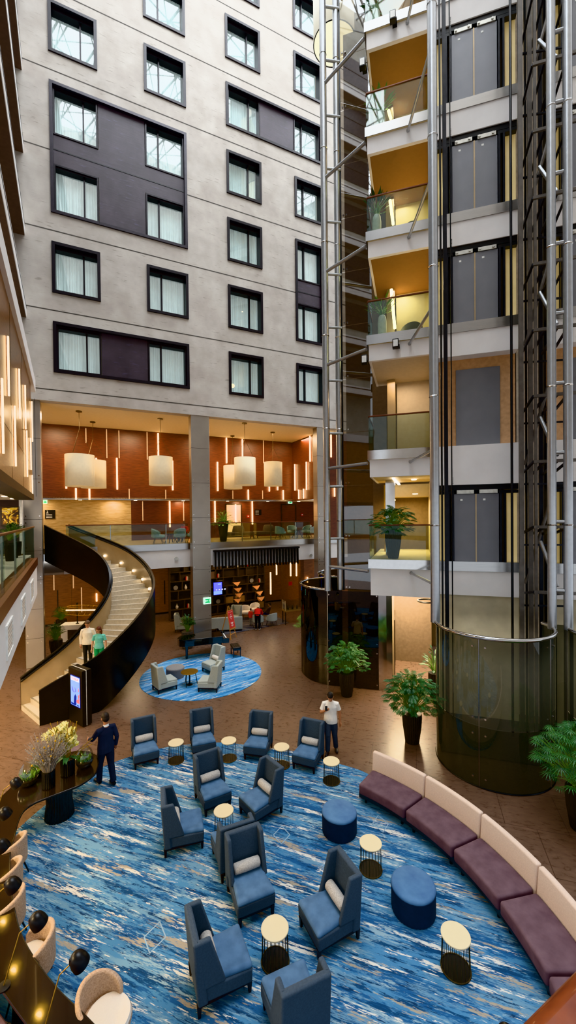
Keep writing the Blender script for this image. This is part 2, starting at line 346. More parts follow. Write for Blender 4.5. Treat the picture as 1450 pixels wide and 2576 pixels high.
grect=[(COL[a][0],COL[c][1],ROW[r0][0],ROW[r1][1]) for a,c,r0,r1 in groups]
ing={}
for gi,(a,c,r0,r1) in enumerate(groups):
    for cc in 'ABCD'['ABCD'.index(a):'ABCD'.index(c)+1]:
        for r in range(r0,r1+1): ing[(cc,r)]=gi
holes=grect+[(*COL[c],*ROW[r]) for c,r in wins if (c,r) not in ing]
b=B(FA); wallgrid(b,SL,SR_,ZB,TOP,holes,0); b.quad((SL,0,ZB),(SR_,0,ZB),(SR_,-.5,ZB),(SL,-.5,ZB))
wall=struct('wall_back',b,M['fac'],'pale stone-clad guest room wall with dark framed windows','wall')
zj=FA.hit(66,768)[1]
b=B(FA)
for k in range(-1,7):
    z=zj+k*PIT
    if z<ZB+.5: continue
    segs=[(SL,SR_)]
    for h in holes:
        if h[2]-.02<z<h[3]+.02:
            n=[]
            for s0,s1 in segs:
                if h[1]<=s0 or h[0]>=s1: n.append((s0,s1)); continue
                if s0<h[0]: n.append((s0,h[0]))
                if s1>h[1]: n.append((h[1],s1))
            segs=n
    for s0,s1 in segs: b.box(s0,s1,-.03,.004,z-.025,z+.025)
b.build('joint',M['joint'],wall)
ordin=['lowest','second','third','fourth','fifth','sixth','seventh','top']; cname={'A':'leftmost','B':'second','C':'third','D':'rightmost'}
FW=.13
def ring(b,s0,s1,z0,z1,w,d0,d1):
    b.box(s0,s1,d0,d1,z1-w,z1); b.box(s0,s1,d0,d1,z0,z0+w); b.box(s0,s0+w,d0,d1,z0+w,z1-w); b.box(s1-w,s1,d0,d1,z0+w,z1-w)
wn=0
for c,r in wins:
    s0,s1=COL[c]; z0,z1=ROW[r]; wn+=1; gi=ing.get((c,r))
    root=thing('window_%d'%wn,'dark framed curtained room window in the %s column, %s row up'%(cname[c],ordin[r]),'window',FA.P((s0+s1)/2,0,z0)); root['kind']='structure'
    if gi is None:
        b=B(FA); ring(b,s0,s1,z0,z1,FW,-.42,.07); b.build('frame',M['frame'],root)
        a0,a1,y0,y1=s0+FW,s1-FW,z0+FW,z1-FW
    else:
        gr=grect[gi]; a0=s0+(FW if s0==gr[0] else .02); a1=s1-(FW if s1==gr[1] else .02); y0=z0+(FW if z0==gr[2] else .02); y1=z1-(FW if z1==gr[3] else .02)
        b=B(FA); ring(b,a0,a1,y0,y1,.07,-.42,-.05); b.build('frame',M['frame'],root)
    b=B(FA); b.box(a0,a1,-.42,-.1,y1-.13,y1)
    sm=a0+(a1-a0)*(.67 if c in 'AC' else .34)
    b.box(sm-.035,sm+.035,-.38,-.2,y0,y1-.13); b.build('mullion',M['frame'],root)
    b=B(FA); b.quad((a0,-.3,y0),(a1,-.3,y0),(a1,-.3,y1),(a0,-.3,y1)); b.build('pane',M['pane'],root)
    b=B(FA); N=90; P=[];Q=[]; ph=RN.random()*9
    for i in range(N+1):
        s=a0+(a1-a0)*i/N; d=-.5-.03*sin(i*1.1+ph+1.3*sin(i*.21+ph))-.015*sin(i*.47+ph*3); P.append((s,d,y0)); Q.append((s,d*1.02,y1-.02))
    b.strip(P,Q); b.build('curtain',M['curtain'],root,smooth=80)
for gi,(a,c,r0,r1) in enumerate(groups):
    g=grect[gi]; desc=['plum cladding panel framing four windows, upper left of the facade','plum cladding panel between the two lowest windows on the left','plum cladding panel between two windows, upper right of the facade','plum cladding panel between two stacked windows by the lift posts'][gi]
    b=B(FA); ring(b,*g,FW,-.42,.07); o=struct('trim_%d'%(gi+1),b,M['frameL'] if gi==0 else M['frame'],'dark outer frame around the '+desc,'trim')
    hs=[(*COL[cc],*ROW[r]) for (cc,r),q in ing.items() if q==gi and (cc,r) in wins]
    b=B(FA); wallgrid(b,g[0]+FW,g[1]-FW,g[2]+FW,g[3]-FW,hs,-.08); b.build('infill_panel',M['facd'],o)
    if r1>r0:
        b=B(FA); z=(ROW[r0][1]+ROW[r1][0])/2; b.box(g[0]+FW,g[1]-FW,-.09,-.07,z-.025,z+.025); b.build('joint',M['black'],o)
# dark rooms behind the curtains
b=B(FA); b.quad((SL,-1.2,ZB),(SR_,-1.2,ZB),(SR_,-1.2,TOP),(SL,-1.2,TOP)); struct('wall_rooms',b,M['whiteg'],'room walls behind the curtained windows','wall')
# opposite guest room wall, above and behind the viewpoint
b=B(FA); b.box(-9,30,22.2,22.7,7.6,TOP); ow=struct('wall_front',b,M['fac'],'pale clad wall opposite the facade, behind the viewpoint','wall')
b=B(FA); b.box(-9,30,21.9,22.2,7.6,8.2); b.build('ledge',M['white'],ow)
b=B(FA); b.box(-9,30,20.99+.35,26,4.9,5.2); struct('floor',b,M['whiteg'],'floor of the balcony behind the viewpoint','floor')
# ------------------------------------------------------------------ glazed roof
RZ=43.0
rt=thing('skylight','glazed atrium roof on a lattice of white steel trusses','skylight',(0,10,RZ)); rt['kind']='structure'
b=B()
for i in range(-8,9):
    x=i*2.6
    b.tube([(x,-14,RZ),(x,40,RZ)],.09,6); b.tube([(x,-14,RZ-1.5),(x,40,RZ-1.5)],.06,6)
    for k in range(20):
        y=-14+k*2.7; b.tube([(x,y,RZ),(x,y+1.35,RZ-1.5)],.045,5); b.tube([(x,y+1.35,RZ-1.5),(x,y+2.7,RZ)],.045,5)
for k in range(20):
    y=-14+k*2.7; b.tube([(-22,y,RZ),(22,y,RZ)],.06,6)
    for i in range(-8,8): b.tube([(i*2.6,y,RZ),(i*2.6+2.6,y+2.7,RZ)],.045,5); b.tube([(i*2.6,y+2.7,RZ-1.5),(i*2.6+2.6,y,RZ-1.5)],.045,5)
b.build('truss',mat('roof_steel','#8d9396',.5,.3),rt)
# ------------------------------------------------------------------ gallery (second floor) and the lounge below it
Z2=5.22
DB=FA.inv(AT(420,1090,25.5))[1]
cor=FA.hit(735,1112,-5.1); DBK=-5.1
SB=cor[0]; SLB=FA.hit(20,1200,-5.1)[0]-4; ZC=ZB
b=B(FA); b.box(SLB,SR_,-6.2,-.5,ZC,ZC+.25); struct('ceiling',b,M['ceil'],'warm cream ceiling above the gallery','ceiling')
ZS=FA.hit(400,1257,DBK)[1]
b=B(FA); b.box(SLB,SB,DBK-1.2,DBK,ZS,ZC); struct('wall_gallery',b,M['woodr'],'red wood veneer upper wall of the gallery','wall')
b=B(FA); b.box(SB,SB+.25,DBK-1.0,-.75,ZS,ZC); struct('wall_right',b,M['woodr'],'red wood return wall at the right end of the gallery','wall')
b=B(FA); b.box(SLB,SB+.02,DBK-.02,DBK+.05,ZS-.05,ZS+.03); struct('trim_5',b,M['steel'],'steel edge strip under the upper gallery wall','trim')
sw=FA.hit(330,1285,DBK-1.0)[0]
b=B(FA); b.box(SLB,sw,DBK-1.3,DBK-1.0,Z2,ZS); struct('wall_left',b,M['wave'],'carved cream panel wall at the back of the gallery','wall')
b=B(FA); b.box(sw,SB+3,DBK-1.3,DBK-1.0,Z2,ZS); struct('wall_lower',b,M['woodr'],'red wood lower wall at the back of the gallery','wall')
b=B(FA); b.box(SLB,SB+3,DBK-1.0,DBK,ZS-.02,ZS+.1); struct('ceiling',b,M['ceil'],'low soffit over the gallery seating','ceiling')
SG0=FA.hit(165,1330,-.9)[0]; SG1=FA.hit(852,1330,-.9)[0]
GD=-.9
b=B(FA); b.box(SLB,SR_+2,-6.5,GD-.05,Z2-.25,Z2); struct('floor',b,mat('cream_gallery_floor','#a78d63',.35,var=.15,scale=2),'pale stone floor of the gallery','floor')
sgl=FA.hit(113,1330,-1.5)[0]
b=B(FA); b.box(SG0-.1,SG1,GD-.05,GD,Z2-.3,Z2+.02); struct('trim_6',b,M['steel'],'brushed steel band along the gallery edge','trim')
b=B(FA); b.box(SG0-.1,SR_+1,GD-.35,GD-.06,3.98,Z2-.28); struct('wall_fascia',b,M['white'],'white fascia under the gallery edge','wall')
b=B(FA); b.box(SLB,SR_+1,-7.5,GD-.36,3.95,4.05); struct('ceiling',b,M['whiteg'],'ceiling of the ground floor lounge','ceiling')
DG=FA.inv(G(385,1547))[1]
b=B(FA); b.box(SLB-2,SR_+4,DG-.3,DG,0,4.0); struct('wall_lounge',b,M['woodo'],'amber wood wall behind the ground floor lounge','wall')
b=B(FA); b.box(SLB-2,SR_+4,DG,DG+.04,0,.12); struct('baseboard_back',b,M['black'],'dark plinth along the lounge wall','baseboard')
s1=FA.hit(1180/2.9+340,1500,-5.2)[0]
b=B(FA); b.box(s1-.0,s1+.3,-4.6,DG,0,3.98); b.box(s1,s1+5.5,-4.9,-4.6,0,3.98); struct('wall_side',b,M['woodo'],'amber wood corner wall beside the bookcase','wall')
b=B(FA); b.box(SLB-.3,SLB,-8,3,0,ZC); struct('wall_west',b,M['woodo'],'wood end wall of the gallery','wall')
b=B(FA); s0_=FA.hit(822,1200,-1.0)[0]; b.box(s0_,SR_+5,-1.4,-1.1,Z2,ZC); struct('wall_gallery_end',b,M['woodr'],'red wood wall at the far right end beyond the lift posts','wall')
# columns
def column(label,u0,u1,v,Y,zt,dep=.55):
    p=AT(u0,v,Y); s0,d0=FA.inv(p); s1=FA.hit(u1,v,d0)[0]
    r=thing('column',label,'column',FA.P((s0+s1)/2,d0-dep/2,0))
    b=B(FA); b.box(s0,s1,d0-dep,d0,0,zt); b.build('shaft',M['colm'],r,bev=.015)
    b=B(FA)
    for z in (1.3,2.6,3.9,5.2,6.6,8.4,10.2):
        b.box(s0-.003,s1+.003,d0-dep-.003,d0+.003,z-.006,z+.006)
    b.build('panel_joint',M['dark'],r)
    b=B(FA)
    for z in (1.15,1.45,2.45,2.75,3.75,4.05,5.05,5.35,6.45,6.75,8.25,8.55):
        for s in (s0+.09,s1-.09):
            c=FA.P(s,d0,z); q=FA.P(s,d0+.015,z); fr=b.fr; b.fr=None; b.tube([c,q],.022,8); b.fr=fr
    b.build('bolt',M['chrome'],r)['kind']='stuff'
    return (s0,s1,d0)
COLB=column('grey metal column with exit sign, beside the black piano',486,532,1500,21.0,ZC)
COLA=column('grey metal column at the far left, behind the curved stair',64,111,1600,17.9,ZC)
COLC=column('grey metal column behind the lift posts at the right gallery end',800,818,1330,24.2,ZC,.5)
# gallery railing
def railing(label, fr, s0,s1,d,z,posts,h=1.08,gl='railg',zt=None,hr='handr'):
    r=thing('glass_railing',label,'railing',fr.P((s0+s1)/2,d,z))
    n=len(posts)+1; xs=[s0]+list(posts)+[s1]
    for i in range(n):
        b=B(fr); b.box(xs[i]+.01,xs[i+1]-.01,d-.008,d+.008,z,z+h-.03); b.build('glass_panel',M[gl],r)
    b=B(fr); b.box(s0,s1,d-.03,d+.03,z+h-.03,z+h+.02); b.build('handrail',M[hr],r,bev=.01)
    for s in posts: 
        b=B(fr); b.box(s-.02,s+.02,d-.05,d-.012,z,z+h-.03); b.build('post',M['steel'],r)
    return r
ps=lambda *u:[FA.hit(x,1340,GD-.06)[0] for x in u]
railing('clear glass gallery railing left of the exit sign column',FA,SG0,COLB[0]-.02,GD-.06,Z2,ps(278,418))
railing('clear glass gallery railing right of the exit sign column',FA,COLB[1]+.02,COLC[0]-.02,GD-.06,Z2,ps(610,682,745))
# light tubes on the gallery walls
def tube_light(name,fr,u,v0,v1,d,m,label,group,side=None,r=.045):
    if side is None:
        s,z1=fr.hit(u,v0,d); _,z0=fr.hit(u,v1,d); P=lambda z:fr.P(s,d,z)
    b=B(); b.tube([P(z0),P(z1)],r,8); o=b.build('tube',m,None,smooth=60); o.name=name
    return tag(o,label,'wall light',group)
back_l=[(165.5,1147,1229),(191,1228,1257),(225,1229,1257),(242,1152,1160),(294,1152,1231),(398,1090,1151),(434,1159,1233),(570,1102,1165),(547.5,1162,1235),(610,1105,1152),(625,1232,1257),(678,1222,1236),(699,1222,1233),(713,1233,1257)]
back_u=[(216,1077,1114),(268,1080,1152),(299,1083,1152),(370,1087,1156),(325,1230,1255),(417,1232,1255),(482,1232,1255),(663,1108,1165),(586,1234,1255),(661,1234,1255)]
def place(u): 
    return 'left of the exit sign column' if u<490 else 'right of the exit sign column'
for i,(u,a,c) in enumerate(back_l):
    tube_light('tube_light',FA,u,a,c,DBK+.1,M['lamp'],'warm light tube, upper gallery wall, %s'%(['far left beside the big drum shade','under the leftmost drum shade, left of two','under the leftmost drum shade, right of two','just above the second drum shade','alone between second and third drum shade','above the third drum shade','touching the right edge of the third drum shade','above the overlapping drum shades','left of the overlapping drum shades','above the front drum shade right of the column','under the front drum shade right of the column','under the rightmost drum shade, left of two','under the rightmost drum shade, right of two','low on the wall right of the rightmost drum shade'][i]),'lit tubes on the gallery wall')
for i,(u,a,c) in enumerate(back_u):
    tube_light('light_strip',FA,u,a,c,DBK+.06,M['unlit'],'unlit pale strip, upper gallery wall, %s'%['above the leftmost drum shade','left of the two long strips past the leftmost shade','right of the two long strips past the leftmost shade','just left of the third drum shade','low, right of the lone lit tube','low, under the third drum shade','low, beside the exit sign column','above the rightmost drum shade','low, under the overlapping shades','low, under the rightmost shade'][i],'unlit strips on the gallery wall',r=.03)
# right return wall tubes
FRW=Frame(FA.P(SB,DBK,0)[:2],ddF,(-dsF[0],-dsF[1]))
for i,(u,a,c) in enumerate([(742,1168,1234),(752,1232,1255),(764,1230,1254),(771,1162,1232),(780,1097,1161)]):
    tube_light('tube_light',FRW,u,a,c,.08,M['lamp'],'warm light tube, gallery return wall at right, '+['nearest the corner','low and short, first past the corner','low and short, second past the corner','long, right of the corner','high, nearest the column'][i],'lit tubes on the return wall')
for i,(u,a,c) in enumerate([(427,1261,1326),(541,1260,1315),(593,1269,1315),(635,1260,1319)]):
    tube_light('tube_light',FA,u,a,c,DBK-.9,M['lamp'],'warm light tube, lower gallery wall, '+['left of the column above grey-green chairs','right of the column behind the tall planter','above the planter foliage','right of the tall planter'][i],'lit tubes on the lower wall')
for i,(u,a,c) in enumerate([(359,1261,1310),(462,1262,1310)]):
    tube_light('light_strip',FA,u,a,c,DBK-.95,M['unlit'],'dim strip on the lower gallery wall, '+['beside the cream panel','next to the column'][i],'unlit strips on the lower wall',r=.03)
for u,a,c,l in ((833,1080,1150,'long one between the lift posts'),(842,1224,1249,'short one between the lift posts')):
    tube_light('tube_light',FA,u,a,c,-1.0,M['lamp'],'warm light tube on the end wall, '+l,'tubes between the lift posts')
# drum pendants
def drum(u0,u1,v0,v1,uc,vc,label):
    c=AT(uc,vc,1); kx,kz=ray(uc,vc); Y=(ZC-EYE)/kz; w=(u1-u0)/FL*Y/2; um=(u0+u1)/2
    top=AT(um,v0,Y-.0); bot=AT(um,v1,Y); x=top.x
    r=thing('drum_pendant',label,'pendant lamp',(x,Y,bot.z),group='drum pendants over the gallery')
    b=B(); n=40; b.ribbon([(x+w*cos(2*pi*k/n),Y+w*sin(2*pi*k/n)) for k in range(n+1)],bot.z,top.z); b.build('lamp_shade',M['shade'],r,smooth=60,solid=.01)
    b=B(); b.lathe([(0,bot.z+.06),(w*.97,bot.z+.06)],(x,Y,0),32); b.build('diffuser',M['shade'],r)
    b=B()
    for k in range(3): q=2*pi*k/3+.5; b.tube([(x+w*.98*cos(q),Y+w*.98*sin(q),top.z),(x,Y,ZC-.9)],.008,5)
    b.tube([(x,Y,ZC-.9),(x,Y,ZC-.02)],.012,6); b.build('cable',M['wire'],r)
    b=B(); b.lathe([(.14,ZC-.05),(.14,ZC)],(x,Y,0),16); b.build('canopy',M['wire'],r)
drum(167,234,1145,1224,198,1034,'large cream drum pendant, leftmost and nearest over the stair')
drum(206,264,1159,1228,232,1061,'cream drum pendant half hidden behind the leftmost drum')
drum(376,433,1150,1221,402,1053,'cream drum pendant alone left of the exit sign column')
drum(563,609,1172,1230,584,1096,'cream drum pendant half hidden behind the front drum right of the column')
drum(590,643,1152,1221,614.5,1064,'cream drum pendant in front of another, right of the column')
drum(664.5,710,1163,1223,685.5,1087,'cream drum pendant farthest right over the gallery')
# ------------------------------------------------------------------ left wing
LE=FLW.hit(93,1440)[0]; LS=-5.5
b=B(FLW); b.box(LS,LE,-.3,0,3.95,4.98); struct('wall_left_fascia',b,M['white'],'white fascia of the left balcony with three vents','wall')
b=B(FLW); b.box(LS,LE,-.3,.03,4.98,5.24); struct('trim_7',b,M['handr'],'dark brown band below the left balcony glass','trim')
b=B(FLW); b.box(LS,LE+2,-7,-.3,4.85,5.2); b.box(LS,LE+2,-7,-.3,3.95,4.1); struct('floor',b,M['whiteg'],'floor slab of the left balcony restaurant','floor')
railing('glass railing of the left balcony with copper handrail',FLW,LS,LE,-.08,5.24,[LS+2.2,LS+4.4,LS+6.6,LS+8.8,LS+11],1.1)
b=B(FLW); b.box(LS,LE+3,-7,-.3,7.4,7.6); struct('ceiling',b,M['whiteg'],'white ceiling over the left balcony restaurant','ceiling')
b=B(FLW); b.box(LS,LE+1.9,-.75,-.2,7.55,ZB); wl=struct('wall_left_upper',b,mat('pale_wood_panels','#7b5026',.3,scale=3,stretch=(1,1,9),col2='#996a38'),'amber wood upper wall of the left wing with light tubes','wall')
b=B(FLW); b.box(LS,LE+1.9,-.75,-.16,7.36,7.58); struct('trim_8',b,M['woodf'],'dark wood edge under the left wing wall','trim')
b=B(FLW)
for s in range(-5,14,3): b.box(s-.006,s+.006,-.21,-.196,7.6,ZB)
for z in (8.7,): b.box(LS,LE+1.9,-.21,-.196,z-.006,z+.006)
b.build('panel_joint',M['dark'],wl)
for i,(u,a,c) in enumerate([(5,952,1137),(20,846,990),(37,1021,1170),(48,928,1048),(63,969,1075),(67,1083,1197),(80,1010,1107),(77,1102,1180),(81,1195,1241)]):
    tube_light('tube_light',FLW,u,a,c,-.16,M['lamp'],'warm light tube, left wing wood wall, '+['nearest the left frame edge','second from the frame edge, high','third from the frame edge, low','fourth from the frame edge, high','fifth from the frame edge, high','sixth from the frame edge, low','by the column, upper of three','by the column, middle of three','by the column, lowest of three'][i],'light tubes on the left wing wall',r=.021)
b=B(FLW); b.box(LS,LE+3,-1.6,-.1,ZB,ZB+.5); struct('trim_9',b,M['white'],'white cornice above the left wing light tubes','trim')
b=B(FLW); b.box(LS,LE+6,-2.0,-.95,ZB,TOP); wu=struct('wall_left_tower',b,facmat('left_cladding','#a7a49a','#bdbab0','#8d8378',radians(118)),'pale cladding of the left wing with window ledges','wall')
for k in range(0,7):
    z=zj+k*PIT
    b=B(FLW); b.box(LS,LE+5,-1.5,-.45,z-.5,z+.05); lo_=struct('trim_%d'%(10+k),b,M['white'],'projecting pale ledge of the left wing, %s up'%ordin[k],'trim')
    b=B(FLW); b.box(LS,LE+5,-1.0,-.47,z-.53,z-.5); b.build('underside',mat('ledge_underside','#6a564a',.7),lo_); b=B(FLW); b.box(LS,LE+5,-.46,-.44,z-.12,z-.06); b.build('dark_band',M['frameL'],lo_)  # brown sheet under the ledge, dark band along its front
    b=B(FLW); b.box(LS,LE+5,-1.0,-.92,z+.8,z+2.7); o=b.build('window_band',M['frameL'],wu)
    b=B(FLW); b.box(LS,LE+5,-1.0,-.9,z+1.75,z+1.82); b.build('window_bar',M['frame'],o)
# vents
for i,(u0,u1,v0,v1) in enumerate([(15,31,1580,1596),(54,64,1508,1530),(78,85,1467,1484)]):
    um=(u0+u1)/2; sa=FLW.hit(u0,1560,.01)[0]; sb=FLW.hit(u1,1560,.01)[0]; zc=4.47; hh=.3
    r=thing('wall_vent','white slatted vent in the left balcony fascia, '+['nearest the camera','middle one','farthest, by the column'][i],'vent',FLW.P((sa+sb)/2,0,zc-hh),group='fascia vents')
    b=B(FLW); ring(b,sa,sb,zc-hh,zc+hh,.05,0,.03); b.build('frame',M['whitep'],r)
    b=B(FLW)
    for k in range(7): b.box(sa+.05,sb-.05,.0,.018,zc-hh+.07+k*.07,zc-hh+.1+k*.07)
    b.build('slats',M['whiteg'],r)
# restaurant behind the left railing
b=B(FA); s0=FA.hit(-140,1300,1.2)[0]; s1=FA.hit(50,1300,1.2)[0]; b.box(s0-3,s1,1.0,1.2,5.2,7.4); struct('wall_restaurant',b,mat('charcoal_wall','#4b4447',.8),'charcoal wall of the balcony restaurant','wall')
b=B(FA); b.box(s1-.02,s1+.08,.9,1.25,5.2,7.4); struct('trim_18',b,M['whitep'],'white edge of the charcoal restaurant wall','trim')
# framed picture: loose patches of yellow, brown and white paint
pa,pz1=FA.hit(5,1277,1.23); pb,pz0=FA.hit(47,1318,1.23)
r=thing('painting','abstract yellow and brown painting on the charcoal wall at far left','painting',FA.P((pa+pb)/2,1.2,pz0))
b=B(FA); b.box(pa-.05,pb+.05,1.2,1.25,pz0-.05,pz1+.05); b.build('picture_frame',M['woodf'],r)
b=B(FA); b.box(pa,pb,1.25,1.26,pz0,pz1)
m,nt,bs=nodes('abstract_paint'); g=nn(nt,'ShaderNodeTexCoord'); nz=nn(nt,'ShaderNodeTexNoise',Scale=3.5,Detail=3.0,Distortion=1.6); nt.links.new(g.outputs['Object'],nz.inputs['Vector']); rp=nn(nt,'ShaderNodeValToRGB'); nt.links.new(nz.outputs['Fac'],rp.inputs[0]); rp.color_ramp.interpolation='CONSTANT'
for i,(p,c) in enumerate([(0,'#3a2414'),(.42,'#8a5a20'),(.48,'#e8c33a'),(.56,'#f2e6b0'),(.62,'#c8901e'),(.68,'#5a3a1e')]):
    e=rp.color_ramp.elements[i] if i<2 else rp.color_ramp.elements.new(p); e.position=p; e.color=lin(c)
nt.links.new(rp.outputs[0],bs.inputs['Base Color']); b.build('canvas',m,r)
for i,(u,v) in enumerate([(12,1248),(33,1254),(48,1259),(14,1267),(2,1264)]):
    p=G(u,v,7.395); 
    if p.y>25 or p.y<0: continue
    b=B(); b.lathe([(.085,p.z-.02),(.1,p.z)],(p.x,p.y,0),16); o=b.build('downlight',M['spot']); tag(o,'round glowing downlight in the left balcony ceiling, '+['left of the front row','middle of the front row','right of the front row','right of the back row','left of the back row'][i],'ceiling light','downlights over the left balcony')
# ------------------------------------------------------------------ lift tower
sT0=FE.hit(926,1300)[0]; sT1=FE.hit(1090,1300)[0]; sD0=FE.hit(1105,1300)[0]; sD1=FE.hit(1306,1300)[0]
zv=lambda v,u=1200:FE.hit(u,v)[1]
z2=zv(1413); z4=zv(806); z6=zv(240); pe=(z6-z4)/2; z3=FE.hit(1000,1130)[1]
LV={2:z2,3:z3}
for k in range(4,11): LV[k]=z4+pe*(k-4)
fname={2:'second',3:'third',4:'fourth',5:'fifth',6:'sixth',7:'seventh',8:'eighth',9:'ninth',10:'tenth'}
for k,z in LV.items():
    ws={2:.95,3:.6}.get(k,.55); dep=6.0 if k==2 else 3.0
    b=B(FE); b.box(sT0+.06,sT1,-dep,-.02,z-.31,z); o=struct('floor',b,M['cream'],'lift lobby balcony slab of the %s floor'%fname[k],'floor')
    b=B(FE); b.box(sT0,sT1,-.02,.0,z-.31,z+.01); b.box(sT0,sT0+.05,-dep,-.02,z-.31,z+.01); b.build('edge_band',M['chrome'] if k<4 else M['steel'],o)
    b=B(FE); b.box(sT0+.07,sT1,-.2,-.08,z-.31-ws,z-.31); b.box(sT0+.07,sT0+.15,-dep,-.2,z-.31-ws,z-.31); b.build('fascia',M['white'],o)
    b=B(FE); b.box(sT0+.15,sT1,-dep,-.2,z-.31-ws+.01,z-.31-ws+.06); b.build('soffit',M['soffit_lit'] if k>4 else (M['cream'] if k==3 else M['whiteg']),o)
    # lobby back walls
    if k==2: continue
    zt=(LV[k+1] if k<10 else z+3.6)-.31-.55
    b=B(FE); b.box(sT0+.9,sT1+.4,-dep,-dep+.15,z,zt+.1); struct('wall_lobby',b,M['cream'] if k>3 else M['whiteg'],'cream back wall of the %s floor lift lobby'%fname[k],'wall')
    b=B(FE); b.box(sT0+.55,sT0+.85,-2.9,-2.3,z,zt); struct('wall_pier',b,M['champ'],'bronze pier of the %s floor lift lobby'%fname[k],'wall')
    b=B(FE); b.box(sT1,sT1+.06,-3.0,-.0,z,zt); struct('wall_lift_side',b,M['whiteg'],'side wall between lobby and lift shaft, %s floor'%fname[k],'wall')
    if k in (4,5,6):
        u0,v0,u1,v1={4:(985,728,994,828),5:(982,504,990,566),6:(978,278,984,300)}[k]
        b=B(); b.tube([FE.P(FE.hit(u1,v1,-.9)[0],-.9,FE.hit(u1,v1,-.9)[1]+.02),FE.P(FE.hit(u0,v0,-.9)[0],-.9,FE.hit(u0,v0,-.9)[1])],.05,10); o=b.build('tube_floor_lamp',emis('yellow_white_tube','#ffe9b0',10),smooth=60); tag(o,'glowing upright light tube behind the %s floor balcony glass'%fname[k],'lamp','lobby light tubes')
    # low rounded chair back behind the glass
    if k in (4,5,6):
        p=FE.P(FE.hit(1035,{4:822,5:560,6:285}[k],-1.3)[0],-1.3,z)
        r=thing('lobby_chair','dark tub chair low behind the %s floor balcony glass'%fname[k],'chair',p,group='lobby chairs')
        b=B(); n=20; pa=[(.34*cos(pi*t/n-pi*0),-.34*sin(pi*t/n)) for t in range(n+1)]; b.ribbon(pa,.3,[.5+.18*sin(pi*t/n) for t in range(n+1)],.07); b.build('backrest',M['greyl'],r,world=False,bev=.02,smooth=50)
        b=B(); b.lathe([(.3,.2),(.33,.24),(.33,.38),(.28,.42)],n=20); b.build('seat',M['greyl'],r,world=False,smooth=50)
        for q in range(4):
            b=B(); b.tube([(.2*cos(q*pi/2+.8),.2*sin(q*pi/2+.8),.2),(.27*cos(q*pi/2+.8),.27*sin(q*pi/2+.8),0)],.015,6); b.build('leg',M['legw'],r,world=False)
# balcony railings of the lift lobby
for k in (2,3,4,5,6,7):
    r=railing('glass railing of the %s floor lift lobby balcony'%fname[k],FE,sT0+.04,sT1-.02,-.06,LV[k],[],1.2)
    b=B(FE); b.box(sT0+.04,sT0+.055,-1.6,-.08,LV[k],LV[k]+1.17); b.build('return_panel',M['railg'],r)
    b=B(FE); b.box(sT0+.02,sT0+.07,-1.6,-.08,LV[k]+1.17,LV[k]+1.21); b.build('return_handrail',M['handr'],r)
# second floor lobby interior
zt=LV[3]-.31-.6
b=B(FE); b.box(sT0+.3,sT1+.5,-6.2,-6,z2,zt); struct('wall_lobby',b,M['wave'],'carved panel wall at the back of the second floor lobby','wall')
b=B(FE); b.box(sT0+.3,sT1+.5,-6,-4.0,zt-.55,zt); struct('ceiling',b,M['cream'],'lowered cream bulkhead of the second floor lobby','ceiling')
b=B(FE); b.box(sT1,sT1+.06,-6,0,z2,zt); struct('wall_lift_side',b,M['cream'],'side wall of the second floor lobby','wall')
a,zz1=FE.hit(1035,1248,-5.95); c,_=FE.hit(1092,1248,-5.95)
b=B(FE); b.box(a,c,-6,-5.93,z2,zz1); o=struct('door_1',b,M['woodf'],'dark door at the back of the second floor lobby','door')
b=B(FE)
for q in (.9,1.05): b.ell(FE.P(a+.12,-5.9,z2+q),.03,.03,.03) if 0 else b.box(a+.5,a+.58,-5.93,-5.88,z2+q,z2+q+.05)
b.build('handle',M['chrome'],o)
for i,(u,v) in enumerate([(1042,1206),(1045,1242)]):
    zz=zt-.01 if i==0 else zt-.56; p=G(u,v,zz); b=B(); b.lathe([(.09,p.z-.02),(.1,p.z)],(p.x,p.y,0),16); o=b.build('downlight',M['spot']); tag(o,'round downlight of the second floor lift lobby, '+['front one','back one on the bulkhead'][i],'ceiling light','lobby downlights')
p=G(990,1203,zt-.02); q=G(1005,1219,zt-.02); b=B(); b.bar(p,q,.09,.04); o=b.build('strip_light',M['coolL']); tag(o,'short bright strip light in the second floor lobby ceiling','ceiling light')
b=B(FE); b.box(sT0+.5,sT0+.85,-1.9,-1.55,z2,zt); struct('wall_pier',b,M['chrome'],'polished steel pier of the second floor lobby','wall')
for i,uu in enumerate((969,978,985)):
    s=FE.hit(uu,1280,-3.4)[0]; b=B(FE); b.box(s-.03,s+.03,-3.5,-3.3,z2,zt-.05); o=struct('trim_%d'%(20+i),b,M['gold'],'slim gold fin of the second floor lobby, '+['left','middle','right'][i],'trim')
